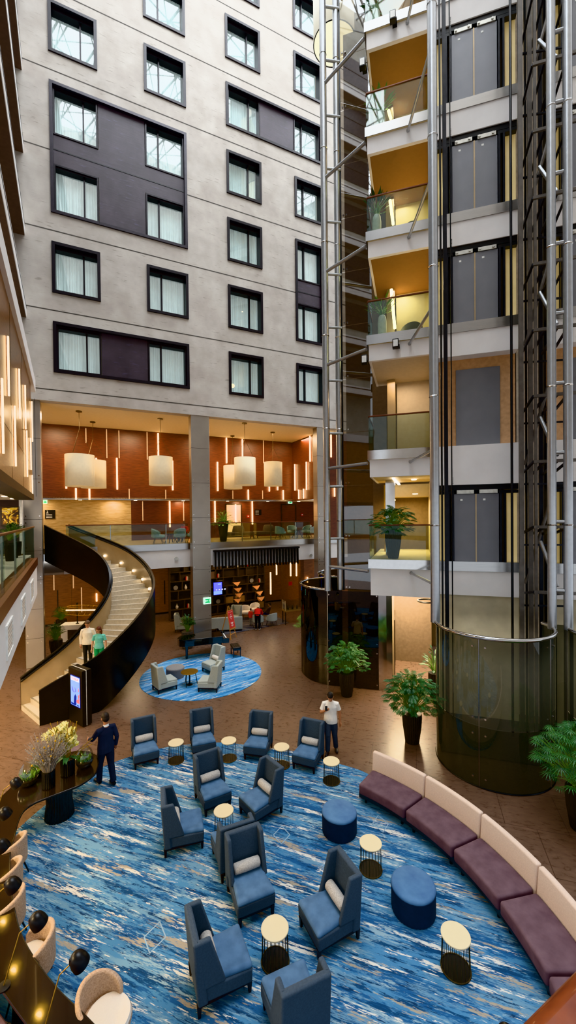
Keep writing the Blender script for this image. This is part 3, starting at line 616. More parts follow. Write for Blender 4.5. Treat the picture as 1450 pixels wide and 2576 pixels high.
# lift doors
def liftbay(off, tag_):
    S=lambda u:FE.hit(u,1330)[0]+off
    a0,a1,dl,dm,dr=S(1105),S(1306),S(1144),S(1199),S(1257)
    b=B(FE); b.box(a0-.05,a1+.05,-.62,-.52,0,TOP); struct('wall_shaft_rear',b,M['dark'],'dark rear lining of the %s lift shaft'%tag_,'wall')
    b=B(FE); b.box(a0,a1,-.4,-.05,0,3.98); struct('wall_marble',b,M['stoneb'],'beige marble wall at the foot of the %s lift shaft'%tag_,'wall')
    prev=3.98
    for k,z in LV.items():
        steel=k!=3
        b=B(FE); b.box(a0,a1,-.4,0,prev,z-(.31 if steel else 0)); struct('wall_lift_front',b,M['white'],'white panel below the %s floor of the %s lift shaft'%(fname[k],tag_),'wall')
        if steel:
            b=B(FE); b.box(a0,a1,-.4,.03,z-.31,z); struct('trim_%d'%(30+k),b,M['steel'],'steel sill band at the %s floor of the %s lift shaft'%(fname[k],tag_),'trim')
            lab='grey lift door of the %s floor, %s shaft'%(fname[k],tag_)
            r=thing('door_%d'%(k+(0 if off==0 else 20)),lab,'door',FE.P(dm,0,z)); r['kind']='structure'
            H_=2.2
            for x0,x1 in ((dl,dm-.02),(dm+.02,dr)):
                b=B(FE); b.box(x0,x1,-.12,-.06,z,z+H_); o=b.build('door_panel',M['door'],r)
                xm=x0+(x1-x0)*.35; b=B(FE); b.box(xm-.035,xm+.035,-.06,-.055,z+H_-.22,z+H_-.16); b.build('sticker',M['whitep'],o)
                b=B(FE); w_=x1-x0; b.box(x0+.08,x1-.04,-.1,-.03,z+H_+.01,z+H_+.13)
                for t in (.2,.8): b.tube([(x0+w_*t,-.03,z+H_+.08),(x0+w_*t,0,z+H_+.08)],.035,10)
                b.build('door_hanger',M['mech'],r)
            b=B(FE); b.box(dm-.02,dm+.02,-.1,-.04,z,z+H_); b.build('centre_strip',M['champ'],r)
            b=B(FE)
            for x in (dl-.2,dl-.07,dr+.02,dr+.15): b.box(x,x+.06,-.14,-.02,z,z+H_)
            b.build('jamb',M['dark'],r)
            b=B(FE); b.box(a0,a1,-.4,-.04,z+H_+.12,z+2.5); b.box(a0,dl,-.2,-.03,z+H_-.0,z+H_+.1); b.box(dr,a1,-.2,-.03,z+H_,z+H_+.1); b.box(dl-.06,dl-.02,-.03,.0,z+H_,z+H_+.55); b.build('header',M['black'],r)
            for x0,x1 in ((a0,dl-.2),(dr+.21,a1)):
                b=B(FE); b.box(x0,x1,-.3,-.22,z,z+H_+.1); b.build('side_panel',mat('frosted_panel_yellow_glow','#cfc39a',.4,var=.1,scale=1.5,emit='#ffd98a',es=.12),r)  # yellow light put into the side panels' colour and glow
            prev=z+2.5
        else:
            zt=LV[4]-.31-.75
            b=B(FE); b.box(a0,a1,-.5,-.4,z,zt); struct('wall_lift_front',b,mat('peach_panel','#c9a27e',.7),'peach wall at the third floor of the %s shaft'%tag_,'wall')
            b=B(FE); b.box(dl+.1,dr+.1,-.4,-.35,z,zt-.35); struct('wall_grey_panel',b,M['door'],'plain grey panel at the third floor of the %s lift shaft'%tag_,'wall')
            prev=zt
liftbay(0,'middle'); liftbay(FE.hit(1306,1330)[0]-FE.hit(1105,1330)[0]+.9,'right')
b=B(FE); b.box(sD1-.02,sD1+.95,-.75,-.64,0,TOP); struct('wall_shaft_gap',b,mat('shaft_gap_paint','#ddd0be',.8),'dark wall between the middle and right lift shafts','wall')
# ------------------------------------------------------------------ lift glass drums at floor level
cC=V((5.45,10.9)); RC=1.43; ZR=3.62
def drum_glass(c,label,posts):
    arc=lambda q,rr=RC:(c.x+rr*(dsE[0]*cos(q)+ddE[0]*sin(q)), c.y+rr*(dsE[1]*cos(q)+ddE[1]*sin(q)))
    r=thing('lift_glass_enclosure',label,'glass enclosure',(c.x,c.y,0),group='curved glass lift enclosures')
    cuts=[radians(x) for x in (188,111,38,-22)]
    for i in range(3):
        q0,q1=cuts[i],cuts[i+1]; n=22; 
        for z0,z1 in ((.03,1.49),(1.51,ZR)):
            b=B(); b.ribbon([arc(q0-.008+(q1-q0+.016)*t/n) for t in range(n+1)],z0,z1); b.build('glass_panel',M['olive'] if z0>1 else M['olived'],r,smooth=60)
    b=B(); b.tube([(*arc(cuts[0]+(cuts[3]-cuts[0])*t/50,RC),ZR+.03) for t in range(51)],.05,10); b.build('rim',M['chrome'],r,smooth=60)
    b=B(); b.tube([(*arc(cuts[0]+(cuts[3]-cuts[0])*t/50,RC+.0),.015) for t in range(51)],.02,6); b.build('base_ring',M['black'],r)
    for q in cuts[1:3]:
        b=B(); b.tube([(*arc(q),.02),(*arc(q),ZR)],.014,6); b.build('seam',M['steel'],r)
        for z in (.25,1.3,1.7,ZR-.2):
            for s in (-.1,.1):
                b=B(); b.tube([(*arc(q+s,RC),z),(*arc(q+s,RC+.025),z)],.024,8); b.build('bolt',M['chrome'],r)
    return arc
arc1=drum_glass(cC,'tall dark curved glass enclosure in the centre right foreground',1)
cC2=cC+V(dsE)*3.22
arc2=drum_glass(cC2,'dark curved glass enclosure cut by the right frame edge',1)
b=B(); b.ribbon([arc1(radians(-23)),arc2(radians(203))],0,ZR); tag(b.build('glass_infill',M['olive']),'narrow dark glass strip between the two right curved enclosures','glass panel')
b=B(FE); b.box(sD0-.1,sD1+4.5,-.04,2.35,-.0,.04); struct('floor',b,mat('pit_floor','#2d2a22',.8),'dark pit floor inside the right lift enclosures','floor')
# steel frame of the right lift shafts: posts, rails, brackets and braces bolted into one frame
def post(par,p,r,z0=ZR):
    b=B(); b.tube([(p[0],p[1],z0),(p[0],p[1],TOP)],r,14); o=b.build('post',M['tubes'],par,smooth=60)
    for k in range(9):
        z=z0+2.7+k*pe; b=B(); b.lathe([(r*1.02,z-.02),(r*1.12,z),(r*1.02,z+.02)],(p[0],p[1],0),14); b.build('joint_ring',M['chrome'],o)
    return o
pA=arc1(radians(180)); pB=arc1(radians(-3)); pC=arc2(radians(183))
lf=thing('lift_shaft_frame','tall frame of steel tube posts, rails and braces over the right enclosures','lift frame',(pA[0],pA[1],ZR))
post(lf,pA,.125); post(lf,pB,.105); post(lf,pC,.105)
for i in range(22):
    z=ZR+1.0+i*pe/2; b=B(); b.tube([(*pB,z),(*pC,z)],.05,8); b.build('rung',M['tubes'],lf,smooth=60)
for k in (2,3,4,5,6,7):
    z=LV[k]-.42; s=FE.hit(1034,1300)[0]; q=FE.P(s,-.06,z-.02)
    b=B(); b.tube([(*pA,z),q],.045,8); b.ell((q.x,q.y,q.z),.06,.06,.06,8,6); b.build('tie_rod',M['tubes'],lf,smooth=60)
def vert(u,d,w,m,z0=.05,z1=TOP,dep=.08):
    s=FE.hit(u,1300,d)[0]; b=B(FE); b.box(s-w/2,s+w/2,d-dep/2,d+dep/2,z0,z1); b.build('guide_rail',m,lf); return s
for (u,d,w,m) in [(1113,1.2,.05,'black'),(1124,1.0,.11,'dark'),(1313,1.1,.12,'railm'),(1325,.6,.05,'black'),(1336,.9,.12,'railm'),(1349,1.3,.07,'railm'),(1362,.4,.1,'dark'),(1398,.9,.04,'black'),(1424,1.2,.08,'railm'),(1438,.6,.08,'dark')]:
    vert(u,d,w,M[m])
for (u,d,rr) in [(1138,1.0,.018),(1289,1.0,.035)]:
    s=FE.hit(u,1300,d)[0]; b=B(FE); b.tube([(s,d,.05),(s,d,TOP)],rr,6); b.build('cable',M['black'],lf)
sA=FE.hit(1314,1300,1.1)[0]; sBk=FE.hit(1340,1300,1.6)[0]; sCk=FE.hit(1400,1300,1.6)[0]; sDk=FE.hit(1460,1300,1.6)[0]
for i in range(21):
    z=ZR+.85+i*pe/2
    b=B(FE); b.bar((sBk,1.75,z),(sDk,1.75,z),.06,.08); o=b.build('bracket',M['railm'],lf)
    for s in (sBk,(sBk+sCk)/2,sCk,sDk-.3): b=B(FE); b.bar((s,1.75,z),(s-.05,.55,z-.25),.05,.06); b.build('bracket_arm',M['dark'],o)
    b=B(FE); b.bar((sA,.9,z-.55),(sDk,.7,z-.55),.04,.05); b.build('tie_bar',M['dark'],o)
for i in range(10):
    z=ZR+.9+i*pe; b=B(FE); b.tube([(sBk+.05,.6,z),(sCk+.2,.6,z+pe*.75)],.05,8); b.build('diagonal_brace',M['railm'],lf,smooth=60)
    b=B(FE); b.tube([(sBk+.35,1.0,z+1.3),(sBk+.6,1.6,z+.1)],.05,8); b.build('diagonal_strut',M['tubes'],lf,smooth=60)
# ------------------------------------------------------------------ left lift shaft: rounded base, posts, smoked glass
q0=G(974,1738); q1=G(954,1737); q2=G(826,1725); q3=G(790,1715); q4=G(768,1701); q5=V((q4.x-.12,q4.y+.75,0)); q6=V((q4.x+.25,q4.y+1.6,0)); q7=V((q4.x+1.1,q4.y+2.2,0))
path=[tuple(p[:2]) for p in spline([q2,q3,q4,q5,q6,q7],10)]
ZR2=3.72
r=thing('lift_glass_enclosure','dark glass enclosure with rounded left side, left of the passage','glass enclosure',(q2.x,q2.y,0),group='curved glass lift enclosures')
for z0,z1 in ((.02,1.55),(1.57,ZR2)):
    b=B(); b.ribbon(path,z0,z1); b.build('glass_panel',M['smoke'],r,smooth=60)
    b=B(); b.ribbon([tuple(q2[:2]),tuple(q1[:2])],z0,z1); b.build('glass_panel',M['smoke'],r)
b=B(); b.tube([(x,y,ZR2+.03) for x,y in path],.05,8); b.build('rim',M['chrome'],r,smooth=60)
for t,q in ((.03,q2),(.97,q2)):
    for z in (.2,1.4,1.75,ZR2-.15):
        p=q2.lerp(q1,t); b=B(); b.tube([(p.x,p.y-.0,z),(p.x-.01,p.y-.03,z)],.03,8); b.build('bolt',M['chrome'],r)
b=B(); b.tube([(q2.x,q2.y,0),(q2.x,q2.y,ZR2)],.02,6); b.build('seam',M['steel'],r)
b=B(); b.tube([(x+1.3-.3,y+3.2,ZR2+.03) for x,y in path],.05,8); fe_=thing('lift_glass_enclosure','further rounded smoked glass enclosure behind the left one','glass enclosure',(q2.x+1,q2.y+3.2,0)); b.build('rim',M['chrome'],fe_,smooth=60)
b=B(); b.ribbon([(x+1.0,y+3.2) for x,y in path],0,ZR2); b.build('glass_panel',M['smoke'],fe_,smooth=60)
b=B(); b.prism([tuple(q1[:2]),tuple(q0[:2]),(q0.x+.22,q0.y+.0),(q0.x+.25,q0.y+.9),(q1.x+.1,q1.y+1.0)],0,3.9); struct('wall_pier',b,M['chrome'],'polished steel corner pier at the left of the passage','wall')
# passage
a=G(996,1592); c=G(1098,1626); b=B(); b.prism([tuple(a[:2]),tuple(c[:2]),(c.x+.1,c.y+.2),(a.x+.1,a.y+.2)],0,4.0); struct('wall_passage',b,M['cream'],'cream wall of the ground floor passage','wall')
a2=G(992,1728); b=B(); b.prism([(a2.x,a2.y),(a.x-.02,a.y),(a.x-.12,a.y),(a2.x-.1,a2.y)],0,4.0); pw=struct('wall_passage',b,M['champ'],'bronze wall on the left of the passage with two doors','wall')
for t0,t1 in ((.15,.4),(.6,.85)):
    p=a2.lerp(a,t0); q=a2.lerp(a,t1); b=B(); b.prism([(p.x+.005,p.y),(p.x+.03,p.y),(q.x+.03,q.y),(q.x+.005,q.y)],.05,2.3); b.build('opening',M['woodf'],pw)
b=B(FE); b.box(sT0+.2,sT1+.1,-9,-.2,3.95,4.05); struct('ceiling',b,M['cream'],'ceiling of the ground floor passage','ceiling')
p=G(1086,1522,3.2); b=B(); n=30; b.tube([(p.x+.35*cos(2*pi*k/n),p.y+.5+.35*sin(2*pi*k/n),3.25) for k in range(n+1)],.035,6); b.tube([(p.x,p.y+.85,3.25),(p.x,p.y+.85,3.95)],.006,4); tag(b.build('ring_pendant',M['black'],smooth=60),'black ring pendant lamp hanging in the passage','pendant lamp')
# posts of the left shaft
P1=(q2.x+.02,q2.y-.02); kx,kz=ray(857,1462); P2=(kx*15.95,15.95)
sp2,dp2=FE.inv(V((*P2,0))); sgl_=FE.hit(866,1300,dp2)[0]
lf2=thing('lift_shaft_frame','pair of steel tube posts with rungs carrying a tall smoked glass screen','lift frame',(P1[0],P1[1],ZR2))
post(lf2,P1,.13,ZR2); post(lf2,P2,.12,ZR2)
for i,v in enumerate((1355,1224,1090,957,823,689,557,423,289,150,15)):
    z=AT(828,v,P1[1])[2]; q=FE.P(sgl_-.02,dp2+.04,z); b=B(); b.tube([(*P1,z),(q.x,q.y,z)],.05,8); b.build('rung',M['tubes'],lf2,smooth=60)
for k in (2,3,4,5,6,7):
    z=LV[k]-.42; q=FE.P(sT0-.01,-.1,z); b=B(); b.tube([(*P1,z),q],.06,8); b.build('tie_rod',M['tubes'],lf2,smooth=60)
g0,g1=sgl_,sT0+.05
zc=AT(828,1355,P1[1])[2]
for i in range(18):
    z0=max(zc+(i-1)*2.06,ZR2+.02); z1=min(zc+i*2.06-.02,TOP)
    if z1<=z0: continue
    b=B(FE); b.quad((g0,dp2,z0),(g1,dp2,z0),(g1,dp2,z1),(g0,dp2,z1)); gp_=b.build('glass_panel',M['smokeup'],lf2)
    z=z0+.1
    for ds in (.08,.2): b=B(FE); b.tube([(g0+ds,dp2,z),(g0+ds,dp2+.04,z)],.03,8); b.build('clamp',M['chrome'],gp_)
b=B(FE); b.box(g0-.05,g0,dp2-.03,dp2+.03,ZR2,TOP); b.build('edge_profile',M['black'],lf2)
b=B(FE); b.box(g0-.4,sT1+.1,dp2-3.5,dp2-3.3,0,TOP); struct('wall_shaft_back',b,mat('brown_grey_wall','#6a5a4c',.8),'brown grey wall behind the smoked glass shaft','wall')
# giant drum pendant high up
c=AT(842,112,19.5); rr=.98
r=thing('giant_drum_pendant','giant white drum pendant high beside the left lift post','pendant lamp',(c.x,c.y,c.z))
b=B(); n=48; b.ribbon([(c.x+rr*cos(2*pi*k/n),c.y+rr*sin(2*pi*k/n)) for k in range(n+1)],c.z,c.z+2.6); b.build('lamp_shade',M['shadew'],r,smooth=60,solid=.02)
b=B(); b.lathe([(0,c.z+.04),(rr*.97,c.z+.04)],(c.x,c.y,0),40); b.build('diffuser',M['shadew'],r)
b=B(); b.tube([(c.x+rr*cos(2*pi*k/n),c.y+rr*sin(2*pi*k/n),c.z) for k in range(n+1)],.025,6); b.build('rim',M['black'],r)
b=B(); b.tube([(c.x,c.y,c.z+2.5),(c.x,c.y,RZ-1.5)],.02,6); b.build('cable',M['black'],r)
# spot lamps clipped on the balconies
for i,(u,v,k,d) in enumerate([(989,50,7,.12),(913,168,6,.1),(996,868,4,.12),(918,908,3,.1)]):
    s,z=FE.hit(u,v,d); o=thing('spotlight',['dark spotlight on the seventh floor balcony fascia','dark spotlight at the left corner below the top balcony','spotlight on the fourth floor balcony fascia','spotlight at the left end below the fourth floor balcony'][i],'spotlight',FE.P(s,d,z-.12),group='spotlights on the lift balconies')
    b=B(FE); b.box(s-.1,s+.1,d-.02,d+.16,z-.14,z+.16); b.build('housing',M['black'],o,bev=.015)
    b=B(FE); b.box(s-.075,s+.075,d+.16,d+.17,z-.1,z+.12); b.build('lens',M['whitep'],o)
    b=B(FE); b.box(s+.1,s+.13,d-.16,d+.08,z-.06,z-.02); b.box(s-.02,s+.13,d-.2,d-.02,z-.06,z-.02); b.build('bracket',M['black'],o)
# ------------------------------------------------------------------ rugs
pts=[G(u,v)[:2] for u,v in [(43,2089),(116,2025),(200,1960),(300,1914),(399,1885),(474,1874),(556,1869),(610,1874),(738,1891),(858,1924),(930,1950)]]
pts+=[(3.0,9.1),(3.75,7.7),(4.0,6.0),(3.6,4.4),(2.6,3.2),(.5,2.4),(-2,2.4),(-4.2,3.4),(-5.6,5.2),(-6.0,7.2)]
rp_=[tuple(p) for p in spline([V((*p,0)) for p in pts],8,True)]
b=B(); b.prism([(p[0],p[1]) for p in rp_],0,.014); rg=tag(b.build('lobby_rug',M['rug']),'large round blue streaked rug covering the foreground floor','rug')
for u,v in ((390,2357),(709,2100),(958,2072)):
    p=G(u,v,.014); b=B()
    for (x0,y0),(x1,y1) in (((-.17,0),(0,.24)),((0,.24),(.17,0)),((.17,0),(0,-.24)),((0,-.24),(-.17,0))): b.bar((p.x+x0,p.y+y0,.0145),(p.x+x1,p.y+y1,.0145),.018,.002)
    b.build('diamond_outline',mat('outline_pale_blue','#8fa9bd',.95),rg)  # pale blue diamond outlines laid flat on the rug
c=V((-3.7,17.15)); b=B(); b.prism([(c.x+2.5*cos(2*pi*k/72),c.y+2.55*sin(2*pi*k/72)) for k in range(72)],0,.014); tag(b.build('piano_rug',M['rug2']),'small round light blue rug under the piano and grey chairs','rug')
RUGZ=.014
# ------------------------------------------------------------------ wing chairs
def wing_chair(name,label,cat,loc,rot,mf,ms,grp,w=.66):
    t=thing(name,label,cat,loc,rot,grp); hw=w/2
    for sx in (-1,1):
        for y in (-.34,.36):
            b=B(); x=sx*(hw-.05); b.hexa([(x-.018,y-.018,0),(x+.018,y-.018,0),(x+.018,y+.018,0),(x-.018,y+.018,0)],[(x-.03,y-.03,.17),(x+.03,y-.03,.17),(x+.03,y+.03,.17),(x-.03,y+.03,.17)]); b.build('leg',M['legw'],t,world=False)
    b=B(); b.box(-hw+.04,hw-.04,-.35,.37,.12,.17); b.build('base_frame',M['legw'],t,world=False)
    b=B(); b.hexa([(-hw,-.37,.165),(hw,-.37,.165),(hw-.03,.3,.165),(-hw+.03,.3,.165)],[(-hw,-.38,.36),(hw,-.38,.36),(hw-.03,.3,.36),(-hw+.03,.3,.36)]); b.build('seat',mf,t,bev=.025,world=False)
    b=B(); b.hexa([(-hw+.0,-.385,.345),(hw,-.385,.345),(hw-.06,.26,.345),(-hw+.06,.26,.345)],[(-hw+.012,-.375,.425),(hw-.012,-.375,.425),(hw-.07,.26,.44),(-hw+.07,.26,.44)]); b.build('seat_cushion',ms,t,bev=.04,seg=3,world=False)
    b=B(); b.hexa([(-hw,.24,.165),(hw,.24,.165),(hw,.38,.165),(-hw,.38,.165)],[(-hw,.34,1.02),(hw,.34,1.02),(hw,.44,1.02),(-hw,.44,1.02)]); bk=b.build('backrest',mf,t,bev=.03,seg=3,world=False)
    for sx in (-1,1):
        x0,x1=sorted((sx*hw,sx*(hw-.075)))
        b=B(); b.hexa([(x0,.0,.37),(x1,.0,.37),(x1,.3,.37),(x0,.3,.37)],[(x0,.2,1.02),(x1,.2,1.02),(x1,.4,1.02),(x0,.4,1.02)]); b.build('wing',mf,bk,bev=.025,seg=3,world=False)
    return t
def face(h): return atan2(h[0],-h[1])
def rot2(p,a): return V((p[0]*cos(a)-p[1]*sin(a),p[0]*sin(a)+p[1]*cos(a)))
def from_front(a,c,away=False,z=0,off=.33):
    a=G(*a,z); c=G(*c,z); w=V((c.x-a.x,c.y-a.y)).normalized(); h=V((w.y,-w.x)); m=(a+c)/2
    return a,c,m,w,h
def front(a,c):                   # both front feet in the photo (left, right as the viewer sees them), facing the viewer side
    a,c,m,w,h=from_front(a,c); ctr=V((m.x,m.y))-h*.34; return ctr,face(h)
def side(bk,fr,sgn):              # near-side rear foot and front foot; sgn +1: other side lies to the left of heading
    p=G(*bk); q=G(*fr); h=V((q.x-p.x,q.y-p.y)).normalized(); n=V((-h.y,h.x))*sgn; m=(p+q)/2
    return V((m.x,m.y))+n*.3, face(h)
def back(a,c,z=1.0):              # top edge of a backrest seen from behind
    a=G(*a,z); c=G(*c,z); w=V((c.x-a.x,c.y-a.y)).normalized(); h=V((-w.y,w.x)); m=(a+c)/2
    return V((m.x,m.y))+h*.43, face(h)
CH=[(front((339,1938),(399,1922)),'blue velvet wing chair at the far left end of the back row'),
 (front((483,1911),(545,1899)),'blue velvet wing chair, second of the back row behind the centre chair'),
 (front((614,1911),(670,1918)),'blue velvet wing chair, third of the back row between two side tables'),
 (front((738,1934),(792,1948)),'blue velvet wing chair at the right end of the back row, before the man'),
 (front((513,2058),(583,2030)),'blue velvet wing chair facing forward behind the central round table'),
 (front((608,2049),(641,2083)),'blue velvet wing chair facing left, right of the central round table'),
 (side((420,2160),(509,2137),1),'blue velvet wing chair facing right at mid left of the rug'),
 (back((559,2092),(637,2067)),'blue wing chair facing away, hidden back to back behind another'),
 (front((601,2337),(689,2299)),'blue velvet wing chair facing forward in the middle of the rug'),
 (front((757,2330),(805,2421)),'blue velvet wing chair facing left beside the larger pouf'),
 (side((506,2565),(630,2500),1),'blue velvet wing chair facing right in the left foreground'),
 (back((719,2513),(827,2459)),'blue wing chair with its back to the camera at the bottom edge')]
ch0=None; chairs=[]
for (ctr,a),lab in CH:
    loc=(ctr.x,ctr.y,RUGZ)
    if ch0 is None: ch0=wing_chair('wing_chair',lab,'chair',loc,a,M['bluek'],M['blue'],'blue wing chairs on the big rug'); chairs.append(ch0)
    else: chairs.append(dup(ch0,loc,a,lab))
GC=[(side((401,1748),(445,1735),1),'pale grey wing chair facing right on the small rug'),
    ((lambda p,q:(V((p.x+.12,p.y+.3)),face((-.93,.1))))(G(516,1743),0),'pale grey wing chair facing left nearest on the small rug'),
    ((lambda p:(V((p.x,p.y+.25)),face((-.7,-.72))))(G(534,1694)),'pale grey wing chair with white cushion in front of the piano')]
g0_=None
for (ctr,a),lab in GC:
    loc=(ctr.x,ctr.y,RUGZ)
    if g0_ is None: g0_=wing_chair('wing_chair',lab,'chair',loc,a,M['grey'],M['grey'],'grey wing chairs on the small rug'); last=g0_
    else: last=dup(g0_,loc,a,lab)
# bolster cushions
def bolster(ch,lab,m,grp):
    b=B(); n=18; prof=[(0,-.235),(.06,-.235),(.085,-.215),(.09,0),(.085,.215),(.06,.235),(0,.235)]
    vs=B(); vs.lathe(prof,n=n); b.v=[(z,x,y) for x,y,z in vs.v]; b.f=vs.f
    o=bpy.data.objects.new('bolster_cushion',bolster.me) if bolster.me.get(m.name) is None and False else None
    if m.name not in bolster.me:
        o=b.build('bolster_cushion',m,None,smooth=50); bolster.me[m.name]=o.data
        for v_ in o.data.vertices: v_.co.z-=.09
    else: o=bpy.data.objects.new('bolster_cushion',bolster.me[m.name]); C.objects.link(o)
    a=ch.rotation_euler.z; p=rot2((0,.155),a); o.location=(ch.location.x+p.x,ch.location.y+p.y,RUGZ+.53); o.rotation_euler=(0,0,a)
    return tag(o,lab,'cushion',grp)
bolster.me={}
for i,l in ((0,'on the far left back row chair'),(1,'on the second back row chair'),(2,'on the third back row chair'),(3,'on the back row chair before the standing man'),(4,'on the chair behind the central round table'),(5,'on the chair right of the central table'),(6,'on the chair facing right at mid left'),(8,'on the middle chair facing forward'),(9,'on the chair beside the larger pouf'),(10,'on the left foreground chair')):
    bolster(chairs[i],'grey boucle bolster '+l,M['bols'],'grey bolsters on the blue chairs')
bolster(last,'white bolster on the grey chair before the piano',M['tubc'],'white bolster')
# ------------------------------------------------------------------ round wire side tables
def wire_table(loc,label):
    t=thing('side_table',label,'side table',loc,0,'brass topped wire side tables')
    b=B(); b.lathe([(0,.485),(.2,.485),(.205,.49),(.205,.503),(.2,.508),(0,.508)],n=40); b.build('tabletop',M['brass'],t,world=False,smooth=30)
    b=B(); n=40; b.tube([(.205*cos(2*pi*k/n),.205*sin(2*pi*k/n),.01) for k in range(n+1)],.01,6); b.build('base_ring',M['wire'],t,world=False,smooth=60)
    b=B(); b.tube([(.185*cos(2*pi*k/n),.185*sin(2*pi*k/n),.478) for k in range(n+1)],.007,6); b.build('top_ring',M['wire'],t,world=False,smooth=60)
    b=B(); b.lathe([(.0,.006),(.195,.006),(.195,.012),(0,.012)],n=32); b.build('base_plate',M['black'],t,world=False)
    for k in range(20):
        q=2*pi*k/20; b=B(); b.tube([(.2*cos(q),.2*sin(q),.01),(.185*cos(q),.185*sin(q),.478)],.0045,5); b.build('wire',M['wire'],t,world=False)
    return t
TB=[((443,1867),'beside the far left back row chair'),((576,1862),'between the second and third back row chairs'),((709,1878),'between the third and fourth back row chairs'),((834,1914),'in front of the standing man'),((563,2038),'in the middle between three facing chairs'),((933,2119),'between the two blue poufs'),((1147,2350),'nearest the curved sofa on the right'),((692,2333),'in the foreground between two blue chairs')]
t0=None
for px,l in TB:
    p=G(*px,.522); loc=(p.x,p.y,RUGZ); lab='round brass topped wire side table '+l
    if t0 is None: t0=wire_table(loc,lab)
    else: dup(t0,loc,0,lab)
# poufs
def pouf(px,w,h,lab,mt,mb,z=None,grp='blue velvet poufs',rib=True):
    p=G(*px,h); t=thing('pouf',lab,'pouf',(p.x,p.y,RUGZ),0,grp)
    b=B(); b.lathe([(w*.97,0),(w,.02),(w,h-.05)],n=72,flute=1 if rib else 0,amp=.018); b.build('side_panel',mb,t,world=False,smooth=60)
    b=B(); b.lathe([(w*1.0,h-.055),(w*1.01,h-.035),(w*.985,h-.012),(w*.9,h+.004),(0,h+.012)],n=64); b.build('seat_top',mt,t,world=False,smooth=60)
    b=B(); b.tube([(w*1.005*cos(2*pi*k/48),w*1.005*sin(2*pi*k/48),h-.05) for k in range(49)],.006,5); b.build('piping',mb,t,world=False)
pouf((854,2039),.36,.44,'smaller looking blue velvet pouf, farther from the camera',M['bluet'],M['bluep'])
pouf((1040,2223),.36,.44,'blue velvet pouf nearer the camera beside the curved sofa',M['bluet'],M['bluep'])
pouf((441,1678),.37,.42,'grey ribbed pouf on the small rug',M['greyd'],M['greyd'],grp='grey pouf')
# gold round table on the small rug
p=G(477,1690,.52); t=thing('round_table','round gold topped table between the grey chairs','side table',(p.x,p.y,RUGZ))
b=B(); b.lathe([(0,.5),(.33,.5),(.34,.51),(.33,.525),(0,.525)],n=40); b.build('tabletop',M['gold'],t,world=False,smooth=30)
b=B(); b.tube([(0,0,0),(0,0,.5)],.03,10); b.lathe([(.12,0),(.12,.015),(.03,.03)],n=20); b.build('pedestal',M['black'],t,world=False)
for k in range(3):
    q=2*pi*k/3+.3; b=B(); b.tube([(.22*cos(q),.22*sin(q),.5),(.3*cos(q),.3*sin(q),0)],.015,6); b.build('leg',M['black'],t,world=False)
# ------------------------------------------------------------------ curved sofa
bp=[G(u,v,.86) for u,v in [(942,1885),(1076,1948),(1221,2042),(1364,2174),(1450,2262)]]
import itertools
def circ(P):                              # least squares circle
    n=len(P); mx=sum(p.x for p in P)/n; my=sum(p.y for p in P)/n
    Suu=Svv=Suv=Suuu=Svvv=Suvv=Svuu=0
    for p in P:
        u,v=p.x-mx,p.y-my; Suu+=u*u;Svv+=v*v;Suv+=u*v;Suuu+=u**3;Svvv+=v**3;Suvv+=u*v*v;Svuu+=v*u*u
    a,c=.5*(Suuu+Suvv),.5*(Svvv+Svuu); d=Suu*Svv-Suv*Suv; uc=(a*Svv-c*Suv)/d; vc=(c*Suu-a*Suv)/d
    return V((uc+mx,vc+my)), sqrt(uc*uc+vc*vc+(Suu+Svv)/n)
cS,RS=circ(bp); ang=[atan2(p.y-cS.y,p.x-cS.x) for p in bp]
fp=[G(u,v,.45) for u,v in [(896,1971),(1011,2031),(1131,2123),(1240,2248)]]
RF=sum((V((p.x,p.y))-cS).length for p in fp)/4
print('SOFA',cS,RS,RF,[round(math.degrees(a),1) for a in ang])
cuts=[ang[0],ang[1],ang[2],ang[3],2*ang[3]-ang[2],3*ang[3]-2*ang[2],4*ang[3]-3*ang[2]]
RI=RS-.17
def arcblock(q0,q1,r0,r1,z0,z1,r0t=None,r1t=None,n=10):
    b=B(); P=[[],[],[],[]]
    r0t=r0 if r0t is None else r0t; r1t=r1 if r1t is None else r1t
    for i in range(n+1):
        q=q0+(q1-q0)*i/n
        for k,(r,z) in enumerate(((r0,z0),(r1,z0),(r1t,z1),(r0t,z1))): P[k].append((cS.x+r*cos(q),cS.y+r*sin(q),z))
    b.strip(P[0],P[1]); b.strip(P[1],P[2]); b.strip(P[2],P[3]); b.strip(P[3],P[0]); 
    m=n+1; N=len(b.v)
    b.add([P[k][0] for k in range(4)],[(0,1,2,3)]); b.add([P[k][n] for k in range(4)],[(3,2,1,0)])
    return b
def weld(o,d=.0005):
    import bmesh
    bm=bmesh.new(); bm.from_mesh(o.data); bmesh.ops.remove_doubles(bm,verts=bm.verts,dist=d); bmesh.ops.recalc_face_normals(bm,faces=bm.faces); bm.to_mesh(o.data); bm.free()
sl=['farthest module, by the plant','second module from the far end','third module from the far end','fourth module from the far end','fifth module, partly behind the handrail','module hidden under the handrail']
